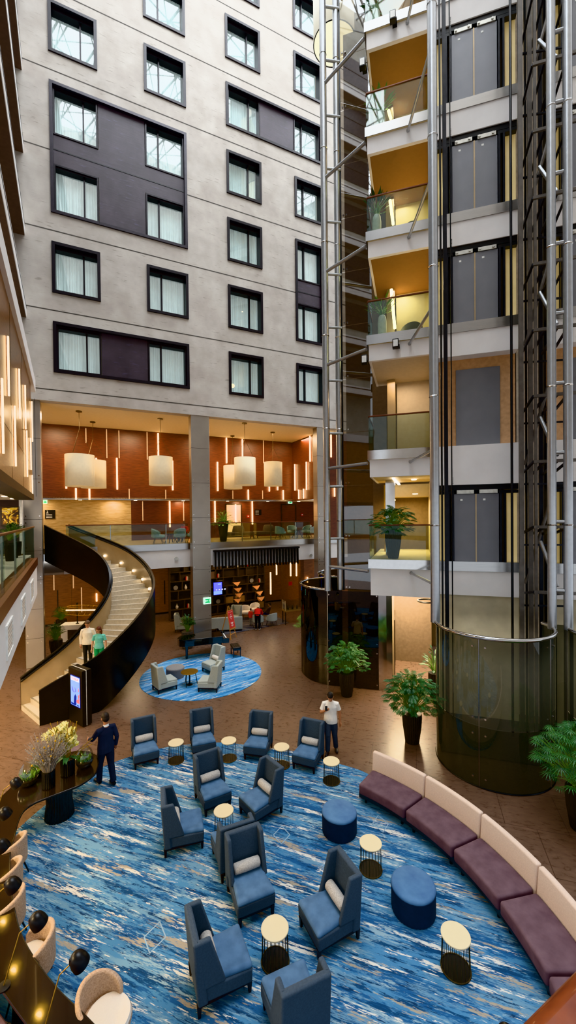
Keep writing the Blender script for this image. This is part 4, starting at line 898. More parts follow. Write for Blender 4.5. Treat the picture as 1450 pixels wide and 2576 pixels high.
for i in range(6):
    q0,q1=cuts[i],cuts[i+1]; e=.004; qm=(q0+q1)/2
    t=thing('sofa_module','curved plum and beige sofa, '+sl[i],'sofa',(cS.x+(RF+.3)*cos(qm),cS.y+(RF+.3)*sin(qm),RUGZ),0,'modules of the curved sofa')
    o=arcblock(q0-e*.0,q1,RF+.06,RS-.05,RUGZ+.1,.24).build('base',M['black'],t); weld(o)
    for qq in (q0+(q1-q0)*.12,q0+(q1-q0)*.88):
        for r in (RF+.12,RS-.14):
            b=B(); x,y=cS.x+r*cos(qq),cS.y+r*sin(qq); b.tube([(x,y,RUGZ),(x,y,.12)],.03,8); b.build('leg',M['black'],t)
    o=arcblock(q0-e,q1+e,RF,RI+.02,.22,.455).build('seat_cushion',M['plum'],t,bev=.045,seg=3); weld(o)
    o=arcblock(q0-.0015,q1+.0015,RI,RS-.02,.2,.86,RI+.06,RS+.0).build('backrest',M['beige'],t,bev=.035,seg=3); weld(o)
# ------------------------------------------------------------------ long dark bar table on the left
TZ=.74
ed=[G(u,v,TZ) for u,v in [(243,1899),(247,1915),(245,1930),(237,1948),(203,1973),(162,1990),(122,2005),(87,2019),(61,2037),(46,2063),(35,2103),(27,2130),(23,2170),(29,2253),(49,2340),(87,2412),(145,2487),(220,2560),(330,2680),(430,2800)]]
inn=[G(u,v,TZ) for u,v in [(230,2800),(140,2680),(67,2576),(38,2537),(0,2484)]]+[V((-4.9,6.0,TZ)),V((-5.9,7.4,TZ)),V((-6.3,8.2,TZ))]
inn2=[G(u,v,TZ) for u,v in [(0,2006),(62,1949),(120,1908),(188,1889),(225,1890)]]
ol=[(p.x,p.y) for p in spline(ed,5)]+[(p.x,p.y) for p in inn]+[(p.x,p.y) for p in spline(inn2,5)]
t=thing('bar_table','long glossy dark curved communal table along the left edge','table',(-4.8,8.3,RUGZ))
b=B(); b.prism(ol,TZ-.045,TZ); b.build('tabletop',M['tblack'],t,bev=.008)
b=B(); P=[(p.x,p.y,TZ-.02) for p in spline(ed,5)]; b.tube(P,.018,6); b.build('edge_trim',M['black'],t,smooth=60)
pc=G(150,2052)
pd=G(60,2440,TZ)
for x,y,k_ in ((pc.x,pc.y,1),(pd.x,pd.y,.5)):
    b=B(); b.lathe([(r*k_,z) for r,z in [(.3,RUGZ),(.29,.1),(.26,.35),(.265,.5),(.3,.64),(.36,TZ-.045)]],(x,y,0),n=64,flute=1,amp=.05); b.build('pedestal',M['black'],t,smooth=20)
# plum banquette behind the table
bq=[(p.x-.03,p.y-.0) for p in inn[:5]]+[(-4.95,6.0)]; bo_=[(x-.75,y-.35) for x,y in reversed(bq)]
t=thing('banquette','plum bench seat behind the bar table in the bottom left corner','bench',(-4.4,4.6,RUGZ))
b=B(); b.prism(bq+bo_,.3,.47); b.build('seat_cushion',M['plum'],t,bev=.02); b=B(); b.prism([(x-.05,y-.03) for x,y in bq]+[(x+.05,y+.03) for x,y in bo_],RUGZ,.3); b.build('base',M['black'],t)
# desk lamps on the table
def desk_lamp(h,lab,first=[None]):
    off=V((-.17,-.07,-.08)); loc=(h.x-.3,h.y-.2,TZ)
    t=thing('desk_lamp',lab,'lamp',loc,0,'black dome desk lamps on the bar table')
    bend=(.13,.12,.56); hd=(.27,.18,.66)
    b=B(); b.lathe([(.0,0),(.075,0),(.075,.015),(.02,.025),(0,.025)],n=24); b.build('base',M['black'],t,world=False,smooth=40)
    b=B(); b.tube([(0,0,.02),bend,hd],.008,8); b.build('stem',M['gold'],t,world=False,smooth=60)
    b=B(); b.lathe([(.1,-.1),(.098,-.03),(.082,.03),(.055,.065),(.02,.08),(0,.082)],n=28); b.lathe([(.095,-.098),(.09,-.03),(.07,.03),(0,.07)],n=28); b.f=[f for f in b.f if len(f)==4]; o=b.build('lamp_shade',M['black'],t,world=False,smooth=60); o.location=(.3,.2,.66); o.rotation_euler=(.25,-.38,0)
    b=B(); b.tube([(0,0,.1),(0,0,.04)],.018,8); k=b.build('hinge',M['dark'],t,world=False); k.location=(.24,.16,.6)
    b=B(); b.ell((0,0,0),.04,.04,.04,12,8); k=b.build('bulb',emis('lamp_bulb','#ffc95a',90),t,world=False); k.location=(.3,.2,.62)
for i,(u,v) in enumerate([(38,1967),(10,2042),(2,2124),(28,2222),(92,2312),(195,2412)]):
    h=G(u,v,1.4); desk_lamp(h,'black dome desk lamp with gold stem, '+['farthest, beside the left terrarium','second from the far end at the frame edge','third from the far end above a tub chair','fourth from the far end over the table edge','second nearest, with full gold stem','nearest, lowest in the frame'][i])
# tub chairs at the table
def tub_chair(loc,rot,lab,grp,mf,mp,name='tub_chair',sc=1.0):
    t=thing(name,lab,'chair',loc,rot,grp); n=24
    pa=[(.3*sc*cos(pi*(-.12+1.24*k/n)),.02+.3*sc*sin(pi*(-.12+1.24*k/n))) for k in range(n+1)]
    zt=[.58+.24*sin(pi*min(1,max(0,k/n)))**.7 for k in range(n+1)]
    b=B(); b.ribbon(pa,.34,zt,.055); b.build('backrest',mf,t,world=False,bev=.022,seg=3,smooth=50)
    b=B(); b.lathe([(.2*sc,.3),(.29*sc,.33),(.31*sc,.4),(.29*sc,.43),(0,.43)],(0,-.02,0),n=28); b.build('seat_shell',mf,t,world=False,smooth=50)
    b=B(); b.lathe([(.25*sc,.42),(.275*sc,.445),(.26*sc,.485),(0,.495)],(0,-.05,0),n=28); b.build('seat_pad',mp,t,world=False,smooth=50)
    for sx in (-1,1):
        for y in (-.2,.2):
            b=B(); b.tube([(sx*.16*sc,y*.75,.33),(sx*.22*sc,y*1.2,0)],[.018,.011],8); b.build('leg',M['black'],t,world=False)
    return t
tl=[((18,2150),.5,(-.98,.1),'beige tub chair at the far end of the bar table'),((2,2222),.5,(-1,0),'beige tub chair second from the far end of the bar table'),((4,2300),.5,(-1,-.05),'beige tub chair third along the bar table'),((74,2408),.5,(-.92,-.4),'beige tub chair almost hidden under the table edge'),((262,2552),.5,(.98,-.2),'beige tub chair with white seat pad in the bottom left foreground')]
tc0=None
for px,z,h,l in tl:
    p=G(*px,z); loc=(p.x,p.y,RUGZ)
    if tc0 is None: tc0=tub_chair(loc,face(h),l,'tub chairs at the bar table',M['tub'],M['tubc'])
    else: dup(tc0,loc,face(h),l)
# ------------------------------------------------------------------ vases, flowers and terrariums
def fluted_vase(px,r,h,lab):
    p=G(*px,TZ+h); t=thing('tall_vase',lab,'vase',(p.x,p.y,TZ),0,'black fluted vases on the bar table')
    b=B(); b.lathe([(r*.92,0),(r,.02),(r,h),(r*.86,h),(r*.84,h-.05),(0,h-.06)],n=48,flute=1,amp=.05); b.build('vessel',M['black'],t,world=False,smooth=20); return p,t
pv1,tv1=fluted_vase((122,1938),.13,.36,'black fluted vase holding grey dried flowers'); pv2,tv2=fluted_vase((170,1908),.15,.36,'black fluted vase holding yellow orchids')
r_=random.Random(3)
dry=thing('dried_flowers','sheaf of grey dried sprigs with yellow button flowers','flowers',(pv1.x,pv1.y,TZ+.36))
b=B(); bb=B()
for k in range(260):
    q=r_.random()*2*pi; l=.35+.4*r_.random(); sp=.05+.42*r_.random()**.7; p0=V((.05*cos(q),.05*sin(q),-.1)); p1=V((sp*.5*cos(q),sp*.5*sin(q),l*.55)); p2=V((sp*cos(q),sp*sin(q),l))
    b.tube([p0,p1,p2],.0035,4,False)
    for m_ in range(5):
        c=p1.lerp(p2,r_.random()); b.ell(c+V((r_.uniform(-.02,.02),r_.uniform(-.02,.02),0)),.008,.008,.011,5,3)
b.build('sprigs',M['dry'],dry,world=False)['kind']='stuff'
for k in range(26):
    q=r_.random()*2*pi; sp=.08+.3*r_.random(); z=.25+.4*r_.random(); bb=B(); bb.ell((sp*cos(q),sp*sin(q),z),.022,.022,.022,8,6); bb.tube([(sp*cos(q),sp*sin(q),z),(sp*.2*cos(q),sp*.2*sin(q),0)],.003,4); bb.build('button_flower',M['craspedia'],dry,world=False,smooth=60)
orc=thing('orchid_bouquet','tall yellow white orchids with golden twigs','flowers',(pv2.x,pv2.y,TZ+.36))
b=B(); st=B()
def bloom(b,c,s):
    for k in range(5):
        q=2*pi*k/5+r_.random(); d=V((cos(q),sin(q)*.6,sin(q)*.8+.2))*s; e=V((-sin(q),cos(q),.3))*s*.55; b.add([c,c+d*.6+e,c+d,c+d*.6-e],[(0,1,2,3)])
for (ox,oy,h) in ((.03,-.02,.62),(.1,.0,.5),(-.02,.05,.58),(-.3,-.05,.62),(-.42,.0,.55),(-.2,.08,.68)):
    P=[V((0,0,-.1)),V((ox*.4,oy*.4,h*.5)),V((ox,oy,h))]; st.tube(P,.006,5)
    for k in range(40): 
        t=.3+.7*r_.random(); c=P[1].lerp(P[2],t)+V((r_.gauss(0,.05),r_.gauss(0,.05),r_.gauss(0,.04))); bloom(b,c,.06+.03*r_.random())
b.build('blooms',M['yellow'],orc,world=False)['kind']='stuff'; st.build('stems',M['leafl'],orc,world=False)
for k in range(16):
    q=r_.random()*2*pi; P=[V((0,0,-.05))]
    d=V((cos(q)*.35-.12,sin(q)*.2,.75+.1*r_.random())) if k not in (7,8) else V((.55,.05,.42 if k==7 else .3))
    for m_ in range(1,7): P.append(d*(m_/6)+V((r_.gauss(0,.015),r_.gauss(0,.015),0)))
    b=B(); b.tube(P,.006,5)
    for c in P[3:]: b.ell(c,.012,.012,.016,6,4)
    b.build('twig',M['twig'],orc,world=False)
b=B()
for k in range(8):
    q=r_.random()*2*pi; d=V((cos(q),sin(q),.1)); n=V((-sin(q),cos(q),0)); b.add([(0,0,.02),d*.12+n*.05+V((0,0,.06)),d*.26-V((0,0,.03)),d*.12-n*.05+V((0,0,.06))],[(0,1,2,3)])
b.build('leaves',M['leaf'],orc,world=False)
def terrarium(px,r,lab):
    p=G(*px,TZ+.02); t=thing('terrarium',lab,'terrarium',(p.x,p.y,TZ),0,'glass terrariums on the bar table'); h=r*2.35
    prof=[(r*.5,.005),(r*.8,r*.25),(r,r*.8),(r*.97,r*1.3),(r*.78,r*1.85),(r*.45,h),(r*.38,h+.02)]
    b=B(); b.lathe(prof,n=36); b.f=[f for f in b.f if len(f)==4]; b.build('glass_bowl',M['jar'],t,world=False,smooth=60)
    b=B(); b.lathe([(r*.48,.01),(r*.78,r*.25),(r*.95,r*.75),(0,r*.8)],n=28); b.build('soil',M['soil'],t,world=False,smooth=40)
    b=B(); rr=random.Random(int(px[0]))
    for k in range(60):
        q=rr.random()*2*pi; d=rr.random()**.5*r*.75; c=V((d*cos(q),d*sin(q),r*.75)); l=r*(.3+.6*rr.random()); a=V((rr.gauss(0,.5),rr.gauss(0,.5),1)).normalized(); w=a.cross(V((rr.random(),1,0))).normalized()*l*.2
        b.add([c,c+a*l*.5+w,c+a*l,c+a*l*.5-w],[(0,1,2,3)])
    b.build('plants',M['leafl'],t,world=False)
    b=B()
    for k in range(14):
        q=rr.random()*2*pi; d=rr.random()**.5*r*.7; b.ell((d*cos(q),d*sin(q),r*.8),r*.2,r*.2,r*.12,8,5)
    b.build('moss',M['moss'],t,world=False)
terrarium((70,1972),.2,'glass terrarium at the left end near the desk lamp'); terrarium((96,1945),.17,'glass terrarium partly hidden behind the left one'); terrarium((213,1926),.2,'glass terrarium at the right end by the suited man')
# ------------------------------------------------------------------ kiosk
c=G(206,1690,1.79); l=G(172,1677,1.79); rt_=G(233,1680,1.79)
ex=V((c.x-l.x,c.y-l.y)); ey=V((rt_.x-c.x,rt_.y-c.y)); w_=ex.length; d_=ey.length*.82
KA=atan2(ex.y,ex.x); t=thing('display_kiosk','black digital display totem at the foot of the curved stair','kiosk',(c.x,c.y,0),KA)
b=B(); b.box(-w_,0,0,d_*.42,.04,1.79); b.box(-w_,0,d_*.47,d_,.04,1.79); b.build('housing',M['blacks'],t,world=False,bev=.006)
b=B(); b.box(-w_+.02,-.02,.04,d_-.04,0,.04); b.build('plinth',M['woodf'],t,world=False)
b=B(); b.box(-w_,.004,d_*.42,d_*.47,.04,1.795); b.build('white_strip',M['whitep'],t,world=False)
sx0,sx1,sz0,sz1=-w_*.82,-w_*.16,.62,1.55
b=B(); b.box(sx0-.02,sx1+.02,-.006,.01,sz0-.03,sz1+.03); sc=b.build('screen_bezel',emis('screen_edge','#1a1f66',.6),t,world=False)
b=B(); b.box(sx0,sx1,-.01,-.005,sz0,sz1); b.build('screen',emis('screen_sky','#78aaff',1.2),sc,world=False)
def scr(poly,m,y=-.013):
    b=B(); b.add([(sx0+(sx1-sx0)*x,y,sz0+(sz1-sz0)*z) for x,z in poly],[tuple(range(len(poly)))]); b.build('poster_shape',m,sc,world=False)
scr([(.02,.85),(.98,.85),(.98,.99),(.02,.99)],M['scrwhite'],-.012)
scr([(.32,.02),(.62,.02),(.66,.34),(.5,.42),(.38,.3)],M['scrnavy']); scr([(.14,.64),(.22,.62),(.36,.46),(.3,.44),(.16,.52)],M['scrblue']); scr([(.45,.64),(.58,.58),(.62,.52),(.48,.45),(.44,.47),(.52,.54)],M['scrblue'])
scr([(.66,.12),(.98,.12),(.98,.3),(.78,.26),(.64,.2)],M['scrred']); scr([(.8,.36),(.98,.48),(.98,.32),(.86,.28)],M['scrred']); scr([(.03,.01),(.55,.01),(.55,.05),(.03,.09)],M['scrnavy']); scr([(.66,.02),(.97,.02),(.82,.08)],M['scrnavy'],-.014); scr([(.82,.52),(.92,.52),(.9,.62),(.86,.68)],M['scrred'])
def text(body,size,m,parent,loc,rot,name='lettering',align='CENTER',world=True):
    cu=bpy.data.curves.new(name,'FONT'); cu.body=body; cu.size=size; cu.align_x=align; cu.align_y='CENTER'; cu.extrude=.001
    tmp=bpy.data.objects.new(name,cu); C.objects.link(tmp); me=bpy.data.meshes.new_from_object(tmp.evaluated_get(bpy.context.evaluated_depsgraph_get())); bpy.data.objects.remove(tmp)
    me.materials.clear(); me.materials.append(m); o=bpy.data.objects.new(name,me); C.objects.link(o); o.parent=parent; o.location=loc; o.rotation_euler=rot; return o
for i,(bars) in enumerate(('th','l','tr','o','z','ll','th')):   # the poster's red heading, too small in the photo to read: plain letter strokes
    x=.12+i*.115
    scr([(x,.885),(x+.025,.885),(x+.025,.955),(x,.955)],M['scrred'],-.0145)
    if bars in ('th','tr','o','z'): scr([(x,.94),(x+.085,.94),(x+.085,.955),(x,.955)],M['scrred'],-.0145)
    if bars in ('l','o','z','ll'): scr([(x,.885),(x+.085,.885),(x+.085,.9),(x,.9)],M['scrred'],-.0145)
    if bars in ('o','ll'): scr([(x+.06,.885),(x+.085,.885),(x+.085,.955),(x+.06,.955)],M['scrred'],-.0145)
# ------------------------------------------------------------------ piano and bench
T0=G(449,1666); K0=V((-2.75,19.35,0)); ax=V((K0.x-T0.x,K0.y-T0.y)); LP=min(ax.length,2.35); PA=atan2(ax.y,ax.x)
t=thing('grand_piano','black glossy grand piano with closed lid in front of the column','piano',(T0.x,T0.y,0),PA)
oln=[(.3,0),(LP-.3,0),(LP-.3,1.42),(LP-.8,1.42),(LP-1.1,1.2),(LP-1.35,.95),(LP-1.65,.82),(.35,.8),(.12,.66),(.0,.42),(.06,.14)]
b=B(); b.prism([(x,y) for x,y in oln],.66,.95); b.build('case',M['piano'],t,world=False,bev=.01)
cx_,cy_=1.0,.5
b=B(); b.prism([(cx_+(x-cx_)*1.015,cy_+(y-cy_)*1.02) for x,y in oln],.955,.985); b.build('lid',M['piano'],t,world=False,bev=.008)
b=B(); b.box(LP-.3,LP,.0,1.42,.64,.72); b.box(LP-.3,LP,0,.09,.7,.86); b.box(LP-.3,LP,1.33,1.42,.7,.86); b.build('key_bed',M['piano'],t,world=False,bev=.006)
b=B(); b.box(LP-.17,LP-.03,.1,1.32,.72,.74); k=b.build('white_keys',M['whitep'],t,world=False)
b=B()
for i in range(36):
    if i%7 in (2,6): continue
    y=.13+i*.033; b.box(LP-.17,LP-.08,y,y+.014,.74,.752)
b.build('black_keys',M['black'],k,world=False)
for x,y in ((.4,.3),(LP-.42,.14),(LP-.42,1.28)):
    b=B(); b.lathe([(.045,.0),(.045,.03),(.06,.06),(.055,.3),(.085,.55),(.09,.66)],(x,y,0),n=12); b.build('leg',M['piano'],t,world=False,smooth=40)
b=B(); b.box(LP-.75,LP-.65,.6,.8,.05,.64); b.box(LP-.8,LP-.6,.55,.85,.03,.09); b.build('pedal_lyre',M['piano'],t,world=False)
p=G(592,1652); t=thing('piano_bench','black tufted piano bench beside the piano keyboard','bench',(p.x,p.y+.2,0),PA)
b=B(); b.box(-.2,.2,-.36,.36,.4,.48); b.build('seat_pad',M['black'],t,world=False,bev=.03,seg=3)
b=B()
for i in range(4):
    for j in range(7): b.ell((-.14+i*.093,-.3+j*.1,.482),.04,.042,.014,8,5)
b.build('tufting',M['black'],t,world=False,smooth=60)
b=B(); b.box(-.19,.19,-.35,.35,.33,.4); b.build('apron',M['piano'],t,world=False)
for sx in (-1,1):
    for sy in (-1,1): b=B(); b.box(sx*.16-.022,sx*.16+.022,sy*.31-.022,sy*.31+.022,0,.34); b.build('leg',M['piano'],t,world=False)

# lamp half seen at the bottom edge near the handrail
p=G(1276,2592,1.3); t=thing('floor_lamp','black dome floor lamp at the bottom edge beside the curved sofa','lamp',(p.x-.25,p.y,RUGZ))
b=B(); b.lathe([(0,0),(.13,0),(.13,.02),(0,.03)],n=24); b.build('base',M['black'],t,world=False); b=B(); b.tube([(0,0,.02),(0,0,1.15),(.25,0,1.32)],.01,8); b.build('stem',M['gold'],t,world=False,smooth=60)
b=B(); b.lathe([(.1,1.15),(.098,1.22),(.08,1.28),(.04,1.325),(0,1.33)],(.25,0,0),n=24); b.build('lamp_shade',M['black'],t,world=False,smooth=60)
# ------------------------------------------------------------------ curved stair
NS=32
IN=[V(p) for p in ((-9.33,14.06,0),(-8.2,15.35,0),(-7.47,16.9,0),(-8.33,17.95,0),(-11.2,18.75,0))]
OU=[V(p) for p in ((-8.03,12.97,0),(-6.3,14.2,0),(-5.72,17.2,0),(-7.5,19.45,0),(-10.8,20.05,0))]
tk=[0,.2,.5,.75,1.0]
def interp(P,t):
    # piecewise catmull-rom on uneven knots
    i=max(j for j in range(4) if tk[j]<=t+1e-9); 
    def tan(j):
        if j==0: return (P[1]-P[0])/(tk[1]-tk[0])
        if j==4: return (P[4]-P[3])/(tk[4]-tk[3])
        return (P[j+1]-P[j-1])/(tk[j+1]-tk[j-1])
    h=tk[i+1]-tk[i]; u=(t-tk[i])/h; a,b_=tan(i)*h,tan(i+1)*h
    return P[i]*(2*u**3-3*u*u+1)+a*(u**3-2*u*u+u)+P[i+1]*(-2*u**3+3*u*u)+b_*(u**3-u*u)
st=thing('curved_staircase','black curved staircase with pale stone steps rising to the gallery','staircase',(-8.0,16.3,0))
HT=Z2
for k in range(NS):
    t0,t1=k/NS,(k+1.25)/NS; t1=min(t1,1); z=HT*(k+1)/NS
    a,c,d,e=interp(IN,t0),interp(OU,t0),interp(OU,t1),interp(IN,t1)
    zl=max(z-.19,0)
    b=B(); b.hexa([(a.x,a.y,zl),(c.x,c.y,zl),(d.x,d.y,zl),(e.x,e.y,zl)],[(a.x,a.y,z),(c.x,c.y,z),(d.x,d.y,z),(e.x,e.y,z)]); o=b.build('step',M['stone'],st)
    b=B(); w=(c-a)*.02; f=(e-a)*.16; g=(d-c)*.16
    b.hexa([(a.x,a.y,z),(c.x,c.y,z),(c.x+g.x,c.y+g.y,z),(a.x+f.x,a.y+f.y,z)],[(a.x,a.y,z+.006),(c.x,c.y,z+.006),(c.x+g.x,c.y+g.y,z+.006),(a.x+f.x,a.y+f.y,z+.006)]); b.build('nosing',mat('step_nosing','#8d8069',.6),o)
N=96
def zline(t): return HT*min(1,t)*(1)+.02
for nm,P,sg,dn in (('outer_balustrade',OU,1,.85),('inner_balustrade',IN,-1,.55)):
    ts=[i/N for i in range(N+1)]; path=[tuple(interp(P,t)[:2]) for t in ts]
    out=offs(path,-.05*sg); inn_=offs(path,.025*sg)
    z0=[max(0,zline(t)-dn) for t in ts]; z1=[zline(t)+1.08 for t in ts]
    z1=[max(z,1.0) for z in z1]
    b=B(); b.ribbon(out,z0,z1,.05*sg); o=b.build(nm,M['blacks'],st,smooth=50)
    b=B(); b.ribbon(offs(path,.0),[max(0,zline(t)-.05) for t in ts],[z-.16 for z in z1],.018*sg); b.build('inner_lining',M['champ'],o,smooth=50)
    b=B(); b.tube([(x,y,z1[i]-.1) for i,(x,y) in enumerate(offs(path,.05*sg))],.035,8); b.build('handrail',M['black'],o,smooth=60)
    b=B(); b.ribbon(offs(path,-.06*sg),[z-.0 for z in z1],[z+.025 for z in z1],.09*sg); b.build('cap',M['black'],o,smooth=50)
b=B(); ts=[i/N for i in range(N+1)]
b.strip([(*interp(IN,t)[:2],max(.01,zline(t)-.45)) for t in ts],[(*interp(OU,t)[:2],max(.01,zline(t)-.45)) for t in ts]); b.build('soffit',M['blacks'],st,smooth=50)
for k in range(7):
    t=.93-.065*k; p=interp(OU,t); q=interp(IN,t); d=(q-p).normalized(); z=HT*t+.28; p=p+d*.03
    b=B(); b.tube([(p.x,p.y,z),(p.x+d.x*.05,p.y+d.y*.05,z)],.05,10); b.build('step_light',M['spot'],st)
# ------------------------------------------------------------------ gallery seating
def gp(u,z,d): s=FA.hit(u,1330,d)[0]; return FA.P(s,d,z)
tg=None
GL=[(398,-1.7,(1,.2),'teal tub chair alone at the left of the gallery seating'),(452,-1.8,(-.6,.7),'teal tub chair in the middle left of the column'),(486,-1.9,(-1,.2),'teal tub chair partly behind the column'),(706,-1.9,(.6,.5),'teal tub chair at the left of the right hand table'),(735,-3.2,(.2,-1),'teal tub chair behind the right hand table'),(772,-3.0,(-.7,-.7),'teal tub chair farthest right at the back'),(786,-1.9,(-1,.3),'teal tub chair at the right end by the column')]
for u,d,h,l in GL:
    p=gp(u,Z2,d)
    if tg is None: tg=tub_chair(tuple(p),face(h),l,'teal tub chairs in the gallery',M['teal'],M['teal'],name='lounge_chair',sc=1.1)
    else: dup(tg,tuple(p),face(h),l)
for u,d,l in ((430,-2.3,'left of the column'),(748,-2.4,'right of the column')):
    p=gp(u,Z2,d); t=thing('coffee_table','low dark round table among teal chairs '+l,'coffee table',tuple(p),0,'gallery coffee tables')
    b=B(); b.lathe([(0,.5),(.45,.5),(.45,.53),(0,.53)],n=32); b.build('tabletop',M['woodf'],t,world=False)
    for k in range(4): b=B(); b.tube([(.1*cos(k*pi/2),.1*sin(k*pi/2),.5),(.34*cos(k*pi/2),.34*sin(k*pi/2),0)],.025,6); b.build('leg',M['black'],t,world=False)
for u,d,l in ((600,-3.6,'beside the tall planter'),(676,-4.0,'in front of the wood wall')):
    p=gp(u,Z2,d); t=thing('round_bench','brown banquette bench with rounded backrest '+l,'bench',tuple(p),aF,'gallery banquettes')
    b=B(); b.box(-1.0,1.0,-.4,.4,.22,.45); b.build('seat',M['taup'],t,world=False,bev=.06,seg=3)
    b=B(); b.lathe([(.4,.44),(.38,.6),(.33,.8),(.25,.86),(0,.87)],n=24); b.build('backrest',M['taup'],t,world=False,smooth=50)
    for x in (-.9,.9):
        for y in (-.3,.3): b=B(); b.tube([(x,y,.23),(x*1.02,y*1.05,0)],.025,6); b.build('leg',M['legw'],t,world=False)
# signs and doors of the gallery
a,z1=FA.hit(113,1283,DBK-.99); c,z0=FA.hit(139,1305,DBK-.99)
t=thing('floor_directory','black floor directory sign with 2 and white lines','sign',FA.P((a+c)/2,DBK-1,z0))
b=B(FA); b.box(a,c,DBK-1.0,DBK-.97,z0,z1); b.build('panel',M['black'],t)
b=B(FA)
for k in range(4): b.box(a+.06,a+(.45 if k<3 else .22)*(c-a)/.6*.95,DBK-.97,DBK-.965,z0+.06+k*.085,z0+.085+k*.085)
b.build('text_lines',M['whitep'],t)
text('2',.16,M['whitep'],t,FA.P(a+.12,DBK-.962,z1-.1)-OFF[t.name],(pi/2,0,aF),name='numeral')
a,z1=FA.hit(641,1282,DBK-.99); c,z0=FA.hit(658,1296,DBK-.99)
t=thing('wall_sign','small black direction sign right of the tall planter','sign',FA.P((a+c)/2,DBK-1,z0))
b=B(FA); b.box(a,c,DBK-1.0,DBK-.97,z0,z1); b.build('panel',M['black'],t)
b=B(FA)
for k in range(4): b.box(a+.05,c-.2,DBK-.97,DBK-.965,z0+.06+k*.08,z0+.085+k*.08)
b.build('text_lines',M['whitep'],t)
for i,(u0,u1,v0,m_,l) in enumerate([(567,608,1267,'pane','glazed door of the gallery behind the tall planter'),(707,745,1268,'woodr','wood door of the gallery near the right corner')]):
    a,z1=FA.hit(u0,v0,DBK-1); c,_=FA.hit(u1,v0,DBK-1)
    b=B(FA); ring(b,a,c,Z2,z1,.08,DBK-1.0,DBK-.94); o=struct('door_%d'%(2+i),b,M['woodf'],l,'door')
    b=B(FA); b.box(a+.08,c-.08,DBK-1.0,DBK-.98,Z2,z1-.08); b.build('door_leaf',emis('lit_doorway','#e8b878',.9) if i==0 else M['woodr'],o)
    b=B(FA); b.box(c-.25,c-.2,DBK-.97,DBK-.93,Z2+.95,Z2+1.15); b.build('handle',M['chrome'],o)
for i,(u,v) in enumerate([(624.5,1299),(760,1295)]):
    s,z=FA.hit(u,v,DBK-.98); t=thing('fire_alarm_box','small red alarm box on the lower gallery wall, '+['left of the sign','near the right corner'][i],'alarm box',FA.P(s,DBK-1,z),0,'red alarm boxes'); b=B(FA); b.box(s-.09,s+.09,DBK-1,DBK-.93,z-.1,z+.1); b.build('housing',M['red'],t)
    b=B(FA); b.box(s-.05,s+.05,DBK-.93,DBK-.925,z-.04,z+.05); b.build('window',M['whitep'],t)
def exit_sign(fr,u0,u1,v0,v1,d,l,nm='exit_sign'):
    a,z1=fr.hit(u0,v0,d); c,z0=fr.hit(u1,v1,d); t=thing(nm,l,'exit sign',fr.P((a+c)/2,d,z0))
    b=B(fr); b.box(a,c,d,d+.05,z0,z1); b.build('housing',M['exitw'],t)
    b=B(fr); w=c-a; h=z1-z0; b.box(a+w*.14,c-w*.1,d+.05,d+.056,z0+h*.18,z1-h*.18); b.build('green_field',M['exitg'],t)
    b=B(fr); x=a+w*.26; b.box(a+w*.18,a+w*.26,d+.056,d+.06,z0+h*.3,z1-h*.3); b.box(a+w*.36,a+w*.6,d+.056,d+.06,z0+h*.46,z0+h*.54)
    b.add([(a+w*.36,d+.058,z0+h*.36),(a+w*.36,d+.058,z0+h*.64),(a+w*.29,d+.058,z0+h*.5)],[(0,1,2)])
    x=a+w*.74; b.add([(x,d+.058,z0+h*.3),(x+w*.05,d+.058,z0+h*.45),(x+w*.1,d+.058,z0+h*.3),(x+w*.07,d+.058,z0+h*.6),(x,d+.058,z0+h*.6)],[(0,1,2,3,4)]); b.lathe([(0,z0+h*.64),(w*.03,z0+h*.68),(0,z0+h*.76)],(0,0,0),4) if 0 else b.box(x+w*.02,x+w*.065,d+.056,d+.06,z0+h*.63,z0+h*.75)
    b.build('pictogram',M['exitw'],t)
exit_sign(FA,512,531,1504,1518,COLB[2]+.02,'illuminated green exit sign on the grey column above the piano')
exit_sign(FA,107,119,1258,1267,DBK-.99,'small green exit sign at the left end of the gallery wall')
s,z=FA.hit(730,1263,DBK-.98); exit_sign(FA,725,735,1258,1267,DBK-.9,'small bright exit sign over the gallery wood door')
for i,(u,v) in enumerate([(202,1259),(341,1258),(461,1258),(573,1258),(674,1258),(752,1258)]):
    s,z=FA.hit(u,v,DBK-.3); p=FA.P(s,DBK-.3,z); b=B(); b.lathe([(.09,0),(.1,.03)],(p.x,p.y,ZS-.05),14); tag(b.build('downlight',M['spot']),'small glowing downlight under the upper gallery wall, %s from the left'%['first','second','third','fourth','fifth','sixth'][i],'ceiling light','downlights under the upper gallery wall')
# ------------------------------------------------------------------ slatted canopy and fascia details
sa=FA.hit(538,1400,GD+.15)[0]; sb=FA.hit(753,1400,GD+.15)[0]
t=thing('slatted_canopy','black canopy of hanging vertical slats right of the exit sign column','canopy',FA.P((sa+sb)/2,GD+.1,3.85))
b=B(FA); b.box(sa,sb,GD-.0,GD+.24,4.72,4.82); b.build('top_board',M['black'],t)
b=B(FA); b.box(sa,sb,GD+.02,GD+.06,3.9,4.72); b.build('highlight_board',mat('slat_highlight_grey','#c4c2c0',.45),t)  # added pale board stands in for grey highlights between the slats
n=27
for k in range(n):
    s=sa+(sb-sa)*(k+.5)/n; b=B(FA); b.box(s-.03,s+.03,GD+.08,GD+.22,3.78,4.72); b.build('slat',M['blacks'],t)
for u,v,l in ((444,1405,'dome camera on the white gallery fascia left of the column'),(782,1397,'round grey speaker on the white gallery fascia right of the canopy')):
    s,z=FA.hit(u,v,GD-.05); b=B(); p=FA.P(s,GD-.06,z); q=FA.P(s,GD+.02,z); b.tube([p,q],.1,16); tag(b.build('fascia_device',M['mech'],smooth=50),l,'device')
